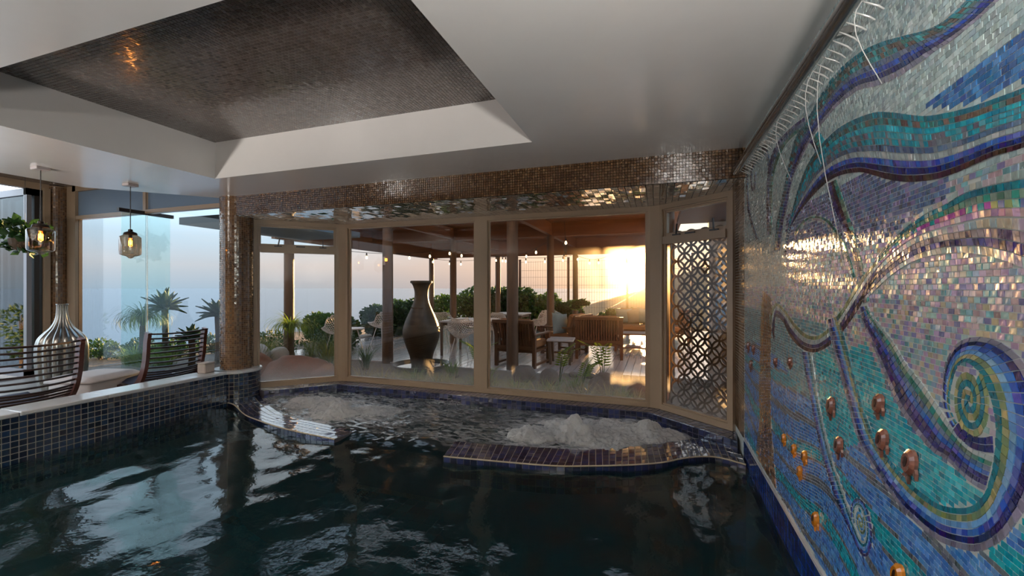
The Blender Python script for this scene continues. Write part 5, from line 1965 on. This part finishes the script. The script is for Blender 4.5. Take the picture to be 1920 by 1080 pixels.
fern((-1.35, 6.05, 0), .62, 2, 'fern with one tall frond below the brown bench')
fern((-.72, 6.1, 0), .70, 5, 'arching fern to the side of the leaf shaped stone')
fern((-1.0, 5.9, 0), .40, 8, 'low fern between the two taller ferns')
fern((-2.75, 6.4, 0), .55, 12, 'fern beside the near post by the armchair')

# ---- planting outside the lounge
agave((-9.03, 5.60, -.02), 1.05, 34, .42, 2, 'tall agave rosette on a trunk behind the glass leaf')
agave((-8.15, 6.0, -.02), .92, 30, .42, 4, 'agave rosette half hidden by the thick column')
agave((-8.29, 5.6, -.02), .50, 26, .30, 6, 'low agave behind the back of the slatted chair')
ponytail((-8.98, 5.20, -.02), .78, 300, .80, 9, 'drooping ponytail palm behind the glass leaf', 'leaf_mid')
for k, (xx, yy, hh) in enumerate(((-9.1, 5.15, .55), (-8.75, 5.1, .6), (-8.4, 5.2, .5), (-9.4, 5.3, .5))):
    tuft('grass_tuft', (xx, yy, -.03), 170, 120 + k, .16, hh * .6, hh, .7, .012, .7, 'leaf_bright', ('bright grass clump under the drooping ponytail palm', 'bright grass clump next to the slatted chair back', 'bright grass clump furthest towards the thick column', 'bright grass clump nearest the glass leaf')[k], group='green grass clumps outside the lounge')
for k, (xx, yy, s_) in enumerate(((-10.6, 6.1, .26), (-9.9, 6.3, .24), (-9.6, 6.9, .28), (-11.2, 5.7, .26), (-7.2, 7.9, .36), (-8.4, 7.4, .32), (-8.9, 6.9, .28))):
    shrub('low_shrub', (xx, yy, -.08), [(0, 0, s_, s_ * 1.3, s_, s_ * .8), (s_, .1, s_ * .7, s_, s_, s_ * .6), (-s_, 0, s_ * .7, s_, s_, s_ * .6)], 900, .07, 'leaf_mid' if k % 2 else 'leaf_dark', ('low shrub at the cliff edge left of the glass leaf', 'low shrub behind the ponytail palm outside the lounge', 'low shrub behind the tall agave', 'low shrub at the cliff edge nearest the silver vase', 'low shrub at the cliff edge behind the wispy grasses', 'low shrub behind the slatted chair by the column', 'low shrub between the two agaves')[k], group='low shrubs on the cliff edge', seed=200 + k)
shrub('door_plant', (-8.95, 2.75, .10), [(0, 0, .30, .16, .16, .16), (.05, .05, .18, .15, .15, .12)], 160, .11, 'leaf_bright', 'bright leafy plant on the floor behind the slatted chair', 'plant', seed=9)
shrub('door_shrub', (-10.3, 3.2, -.05), [(0, 0, .9, .30, .3, .35), (.1, 0, .55, .25, .25, .3)], 500, .09, 'leaf_mid', 'green bush seen through the folded glass door', seed=19, shape=3)
rock('ground_slab', (-8.0, 4.9, -.03), (1.9, .55, .08), 77, 'rock_grey', 'flat grey rock shelf outside the lounge window')

# ---- hedge behind the deck
HX = [(-8.6, 9.6, .85, .75), (-7.9, 11.2, .9, .9), (-8.3, 13.0, 1.0, 1.0), (-7.2, 14.4, 1.1, 1.15), (-6.0, 14.9, 1.2, 1.4), (-4.9, 14.7, 1.0, 1.35), (-3.9, 14.5, .9, 1.2), (-3.0, 14.4, .7, .95)]
for k, (xx, yy, rr, hh) in enumerate(HX):
    shrub('hedge_shrub', (xx, yy, -.1), [(0, 0, hh * .55, rr, rr * .8, hh * .55), (rr * .4, -.2, hh * .85, rr * .5, rr * .5, hh * .35), (-rr * .45, -.1, hh * .8, rr * .5, rr * .5, hh * .35)], 3000, .13, 'leaf_dark' if k % 3 else 'leaf_mid',
          ['rounded dark hedge shrub at the sea end of the deck edge', 'second hedge shrub from the sea end of the deck', 'third hedge shrub from the sea end of the deck', 'fourth hedge shrub from the sea end, behind the post by the vase', 'tallest hedge shrub, behind the clay vase', 'hedge shrub just beyond the dining chairs', 'hedge shrub between the two far pergola posts', 'last and lowest hedge shrub before the wire fence'][k], group='hedge shrubs behind the deck', seed=300 + k, shape=1.6)
shrub('rust_shrub', (-2.9, 12.6, -.05), [(0, 0, .35, .6, .4, .32), (.5, 0, .3, .4, .35, .28), (-.3, .1, .55, .3, .3, .25)], 1400, .10, 'leaf_rust', 'rust coloured shrub behind the brown armchair', seed=411)
for k, (xx, rr) in enumerate(((-1.6, .3), (-.9, .28), (-.3, .34), (.4, .3))):
    shrub('fence_plant', (xx, 14.6, -.05), [(0, 0, .45, rr * 1.2, rr, .25), (rr * .5, 0, .62, rr * .7, rr * .6, .2)], 420, .12, 'leaf_dark', ('broad leaved plant at the fence behind the brown bench', 'second broad leaved plant along the fence', 'third broad leaved plant along the fence', 'broad leaved plant at the fence behind the far sofa')[k], 'plant', 'plants along the wire fence', seed=430 + k, shape=1.5)


# ================================================================== OUTDOOR FURNITURE
def shell_chair(loc, rz, label, seat_pad_=False):
    t = empty('shell_chair', loc, rz)
    tag(t, label, 'chair', 'white lattice shell chairs on the deck')
    nu, nv = 14, 12
    V, Fq_ = [], []
    prof = catmull([(.24, .46), (.10, .425), (-.08, .42), (-.19, .47), (-.235, .60), (-.265, .72), (-.285, .82)], 0)
    d_ = np.concatenate([[0], np.cumsum(np.linalg.norm(np.diff(prof, axis=0), axis=1))])
    for i in range(nu):
        s_ = d_[-1] * i / (nu - 1)
        px_, pz_ = np.interp(s_, d_, prof[:, 0]), np.interp(s_, d_, prof[:, 1])
        fb = i / (nu - 1)
        hw = .25 + .03 * math.sin(fb * PI) - .09 * max(0, fb - .75) / .25
        for j in range(nv):
            v_ = j / (nv - 1) * 2 - 1
            wrap = abs(v_) ** 2.2
            V.append((px_ + wrap * (.16 if fb > .45 else .02) * min(1, fb * 2), v_ * hw, pz_ + wrap * (.19 * (1 - abs(fb - .35) * 1.1) if fb < .85 else .02)))
    # diamond lattice: strips along both diagonals
    m_ = MB()

    def P_(i, j):
        return V[i * nv + j]
    for i in range(nu - 1):
        for j in range(nv - 1):
            m_.tube([P_(i, j), P_(i + 1, j + 1)], .0065, 4, cap=False)
            m_.tube([P_(i + 1, j), P_(i, j + 1)], .0065, 4, cap=False)
    m_.build('lattice_shell', 'resin_white', t)
    rim = [P_(i, 0) for i in range(nu)] + [P_(nu - 1, j) for j in range(1, nv)] + [P_(i, nv - 1) for i in range(nu - 2, -1, -1)] + [P_(0, j) for j in range(nv - 2, -1, -1)]
    MB().tube(rim, .011, 6, cap=False).build('rim', 'resin_white', t, smooth=True)
    for sx, sy in ((.2, .2), (.2, -.2), (-.22, .2), (-.22, -.2)):
        MB().tube([(sx * .45, sy * .55, .425), (sx, sy, 0)], [.011, .008], 7).build('leg', 'resin_white', t)
    return t


def square_table(loc, rz, w_, d__, h, label, top='table_top', leg='table_leg', name='table', apron=True, splay=0.0):
    t = empty(name, loc, rz)
    tag(t, label, 'table')
    MB().box((0, 0, h - .018), (w_, d__, .036), bev=.006).build('tabletop', top, t)
    for sx in (-1, 1):
        for sy in (-1, 1):
            a = (sx * (w_ / 2 - .04), sy * (d__ / 2 - .04), h - .03)
            MB().bar(a, (a[0] + sx * splay, a[1] + sy * splay, 0), .045, .045, up=(0, 1, 0)).build('leg', leg, t)
    if apron:
        a_ = MB()
        for sy in (-1, 1):
            a_.box((0, sy * (d__ / 2 - .05), h - .07), (w_ - .1, .02, .06))
        for sx in (-1, 1):
            a_.box((sx * (w_ / 2 - .05), 0, h - .07), (.02, d__ - .1, .06))
        a_.build('apron', leg, t)
    return t


shell_chair((-6.72, 7.65, 0), -1.2, 'white lattice shell chair cut by the angled bay corner post')
shell_chair((-6.70, 9.25, 0), -.2 + PI, 'white lattice shell chair beside the low round side table')
shell_chair((-5.05, 9.35, 0), -.9, 'white lattice shell chair behind the clay vase')
shell_chair((-3.82, 7.95, 0), 1.75, 'white lattice shell chair drawn up with its back to the bay')
shell_chair((-3.75, 9.65, 0), -1.8, 'white lattice shell chair on the far side of the dining table')
shell_chair((-4.55, 11.3, 0), .5, 'white lattice shell chair left of the far dining table')
shell_chair((-3.05, 11.2, 0), PI, 'white lattice shell chair beyond the near post')
square_table((-3.92, 8.62, 0), .05, 1.0, 1.1, .75, 'pale square dining table behind the clay vase')
square_table((-3.85, 11.2, 0), 0, .9, .9, .75, 'pale dining table further back by the hedge')
t = empty('side_table', (-6.95, 8.45, 0))
tag(t, 'low round white side table between two shell chairs', 'table')
MB().lathe([(.0, .455), (.26, .455), (.27, .47), (.26, .485), (0, .485)], n=32, cap=False).build('tabletop', 'resin_white', t)
for k in range(3):
    a = 2 * PI * k / 3 + .4
    MB().tube([(.10 * math.cos(a), .10 * math.sin(a), .46), (.22 * math.cos(a), .22 * math.sin(a), 0)], [.016, .012], 8).build('leg', 'resin_white', t)


def lantern(loc, label):
    t = empty('candle_lantern', loc)
    tag(t, label, 'lantern', 'candle lanterns on the dining tables')
    MB().lathe([(.05, 0), (.055, .01), (.055, .11), (.05, .12), (.042, .12), (.042, .02)], n=20, cap=False).build('cup', 'cap_bronze', t)
    MB().lathe([(.03, .01), (.03, .07), (.004, .075)], n=14).build('candle', 'resin_white', t)


lantern((-3.85, 8.75, .75), 'dark candle lantern on the near dining table')
lantern((-3.75, 11.15, .75), 'dark candle lantern on the far dining table')


# deep wooden lounge seats
def lounge_seat(name, loc, rz, w_, label, cat, back='slats', sled=True):
    t = empty(name, loc, rz)          # faces local +y
    tag(t, label, cat, 'wooden lounge seats on the deck')
    d__ = .78
    MB().box((0, 0, .30), (w_ - .08, d__ - .06, .05)).build('seat_frame', 'furn_wood', t)
    o = MB().box((0, .02, .40), (w_ - .12, d__ - .10, .15), bev=.04).build('seat_cushion', 'cushion_tan', t)
    for sx in (-1, 1):
        x_ = sx * (w_ / 2 - .03)
        MB().box((x_, d__ / 2 - .04, .29), (.06, .07, .58)).build('leg', 'furn_wood', t)
        MB().box((x_, -d__ / 2 + .04, .29), (.06, .07, .58)).build('leg', 'furn_wood', t)
        MB().box((x_, 0, .60), (.075, d__ + .02, .035), bev=.008).build('armrest', 'furn_wood', t)
        MB().box((x_, 0, .06), (.045, d__ - .1, .04)).build('runner', 'furn_wood', t)
        MB().bar((x_, -d__ / 2 + .04, .55), (x_, -d__ / 2 - .07, .84), .06, .05, up=(1, 0, 0)).build('back_post', 'furn_wood', t)
    MB().bar((-w_ / 2, -d__ / 2 - .075, .84), (w_ / 2, -d__ / 2 - .075, .84), .05, .06).build('top_rail', 'furn_wood', t)
    MB().bar((-w_ / 2 + .05, -d__ / 2 + .03, .36), (w_ / 2 - .05, -d__ / 2 + .03, .36), .05, .06).build('lower_rail', 'furn_wood', t)
    n_ = int(w_ / .055)
    for k in range(n_):
        x_ = -w_ / 2 + .07 + (w_ - .14) * k / (n_ - 1)
        MB().bar((x_, -d__ / 2 + .03, .37), (x_, -d__ / 2 - .072, .83), .034, .014, up=(0, 1, 0)).build('slat', 'furn_wood', t)
    nb_ = max(1, round(w_ / .75))
    for k in range(nb_):
        x_ = -w_ / 2 + .07 + (w_ - .14) * (k + .5) / nb_
        MB().box((x_, -d__ / 2 + .10, .68), ((w_ - .16) / nb_, .15, .42), rx=.22, bev=.05).build('back_cushion', 'cushion_tan', t)
    return t


lounge_seat('armchair', (-2.42, 7.72, 0), -.12, .82, 'brown slat backed armchair seen from behind at the near post', 'armchair')
lounge_seat('armchair', (-1.95, 9.35, 0), 1.25, .80, 'brown armchair turned sideways with blue pillows', 'armchair')
lounge_seat('bench', (-1.15, 9.05, 0), .10, .95, 'brown wooden bench seat seen from behind before the sunset', 'armchair')
lounge_seat('sofa', (-.15, 11.9, 0), PI - .05, 1.9, 'low wooden sofa with pillows against the wire fence', 'sofa')
square_table((-1.75, 8.05, 0), .1, .5, .5, .48, 'small square side table between the two brown armchairs', top='table_top', name='side_table', apron=False, splay=-.03)
ct = empty('coffee_table', (-.55, 10.2, 0), .05)
tag(ct, 'low wooden coffee table in front of the far sofa', 'table')
MB().box((0, 0, .40), (.85, .6, .04), bev=.006).build('tabletop', 'furn_wood', ct)
for sx in (-1, 1):
    MB().box((sx * .36, -.24, .19), (.05, .05, .38)).build('leg', 'furn_wood', ct)
    MB().box((sx * .36, .24, .19), (.05, .05, .38)).build('leg', 'furn_wood', ct)
MB().box((0, 0, .09), (.72, .48, .025)).build('shelf', 'furn_wood', ct)


def pillow(loc, rot, size, m_, label):
    N = 11
    V, Fc = [], []
    for side in (-1, 1):
        for i in range(N):
            for j in range(N):
                u_, v_ = i / (N - 1) * 2 - 1, j / (N - 1) * 2 - 1
                pin = 1 - .10 * (1 - abs(u_) ** 2) * abs(v_) ** 3 - .10 * (1 - abs(v_) ** 2) * abs(u_) ** 3
                th_ = max(0, (1 - u_ ** 4) * (1 - v_ ** 4)) ** .6 * .075 * side
                V.append((u_ * size / 2 * pin, th_, v_ * size / 2 * pin))
    for s_ in (0, 1):
        for i in range(N - 1):
            for j in range(N - 1):
                a = s_ * N * N + i * N + j
                Fc.append((a, a + N, a + N + 1, a + 1))
    o = MB().add(V, Fc).build('pillow', m_, smooth=True)
    o.location = loc
    o.rotation_euler = rot
    tag(o, label, 'pillow', 'scatter pillows on the deck seats')


pillow((-1.98, 9.00, .68), (-.2, .1, 1.0), .46, 'cushion_blue', 'blue grey pillow leaning on the arm of the sideways armchair')
pillow((-2.08, 9.42, .70), (-.25, .3, 1.25), .44, 'cushion_blue', 'blue grey pillow standing point up behind the sideways armchair arm')
pillow((-.86, 9.2, .66), (.2, .1, .9), .42, 'cushion_grey', 'grey pillow at the end of the wooden bench')
for k, (dx, m_, lb) in enumerate(((-.72, 'cushion_blue', 'blue pillow at the open end of the far sofa'), (-.45, 'cushion_grey', 'grey pillow second from the open end of the far sofa'), (-.18, 'cushion_blue', 'blue pillow in the middle of the far sofa'),
                                  (.15, 'cushion_blue', 'blue pillow beside the grey one on the far sofa'), (.50, 'cushion_grey', 'grey pillow at the house end of the far sofa'))):
    pillow((-.15 + dx, 12.05, .68), (.25, .2 * math.sin(k * 4), .1 * math.sin(k * 2)), .44, m_, lb)

# potted bonsai beside the far post
bp_ = empty('potted_plant', (-1.95, 11.3, 0))
tag(bp_, 'small umbrella shaped plant in a wooden planter behind the bench', 'plant')
MB().box((0, 0, .28), (.36, .36, .56), bev=.01).build('planter', 'furn_wood', bp_)
MB().tube([(0, 0, .56), (.04, 0, .75), (.0, 0, .98)], [.02, .015, .01], 7).build('trunk', 'bark', bp_)
V, Fq_ = leaf_cloud([(.02, 0, 1.05, .25, .2, .07), (-.12, 0, .93, .15, .12, .05)], 160, .13, 66, 1.5)
np_obj('foliage', V, Fq_, 'leaf_dark', bp_)

# ================================================================== BEHIND THE ANGLED PANE
a, b = Vector((BAY[3][0], BAY[3][1])), Vector((BAY[4][0], BAY[4][1]))
d = (b - a).normalized()
nrm2 = Vector((-d.y, d.x))
ang = math.atan2(d.y, d.x)
o0 = a + nrm2 * .16 - d * .0
ls = empty('lattice_screen', (o0.x, o0.y, 0), ang)
tag(ls, 'metal screen of interlaced rings outside the angled pane', 'screen')
rr = .082
ring = MB()
n_ = 28
V, Fc = [], []
for k in range(n_):
    aa = 2 * PI * k / n_
    for (r_, y_) in ((rr + .010, -.006), (rr + .010, .006), (rr - .010, .006), (rr - .010, -.006)):
        V.append((r_ * math.cos(aa), y_, r_ * math.sin(aa)))
for k in range(n_):
    j = (k + 1) % n_
    for q in range(4):
        w_ = (q + 1) % 4
        Fc.append((k * 4 + q, k * 4 + w_, j * 4 + w_, j * 4 + q))
ring.add(V, Fc)
me_r = None
for i in range(12):
    for j in range(25):
        if (i + j) % 2:
            continue
        if me_r is None:
            o = ring.build('ring', 'lattice_metal', ls)
            me_r = o.data
        else:
            o = bpy.data.objects.new('ring', me_r)
            COL.objects.link(o)
            o.parent = ls
        o.location = (.15 + rr * i, .0012 * (i % 2), .02 + rr * j)
MB().box((.05, 0, 1.03), (.02, .03, 2.06)).build('edge_bar', 'lattice_metal', ls)

ow = empty('outer_wall', (0, 0, 0))
tag(ow, 'pale rendered wall with a blue window behind the ring screen', None, kind='structure')
MB().box((2.35, 7.2, 1.5), (3.2, .16, 3.1)).build('render_face', 'render_white', ow)
MB().box((1.05, 7.10, 1.35), (.42, .03, 1.05)).build('window_pane', 'blue_pane', ow)
MB().box((1.05, 7.11, 1.35), (.50, .03, 1.13)).build('window_frame', 'frame_taupe', ow)
MB().box((1.60, 7.10, 1.25), (.40, .03, 2.4)).build('door_panel', 'door_brown', ow)
cbn = empty('garden_cabinet', (1.35, 6.3, 0))
tag(cbn, 'dark wooden cabinet standing behind the ring screen', 'cabinet')
MB().box((0, 0, .46), (1.0, .5, .84), bev=.01).build('body', 'cabinet_dark', cbn)
MB().box((0, 0, .90), (1.06, .56, .04)).build('top', 'furn_wood', cbn)
for sx in (-1, 1):
    dr = MB().box((sx * .245, -.26, .46), (.47, .02, .76)).build('door', 'cabinet_dark', cbn)
    MB().box((sx * .05, -.28, .5), (.02, .02, .14)).build('handle', 'steel', dr)
# eaves over the garden beside the bay
ev = MB().box((-5.85, 5.35, 2.42), (1.4, 2.2, .10)).build('eaves', 'soffit_grey')
tag(ev, 'blue grey underside of the eaves outside the lounge window', None, kind='structure')
ev2 = MB().box((1.45, 6.15, 2.50), (2.3, 2.1, .08)).build('eaves', 'beam_wood')
tag(ev2, 'brown boarded eaves above the ring screen', None, kind='structure')
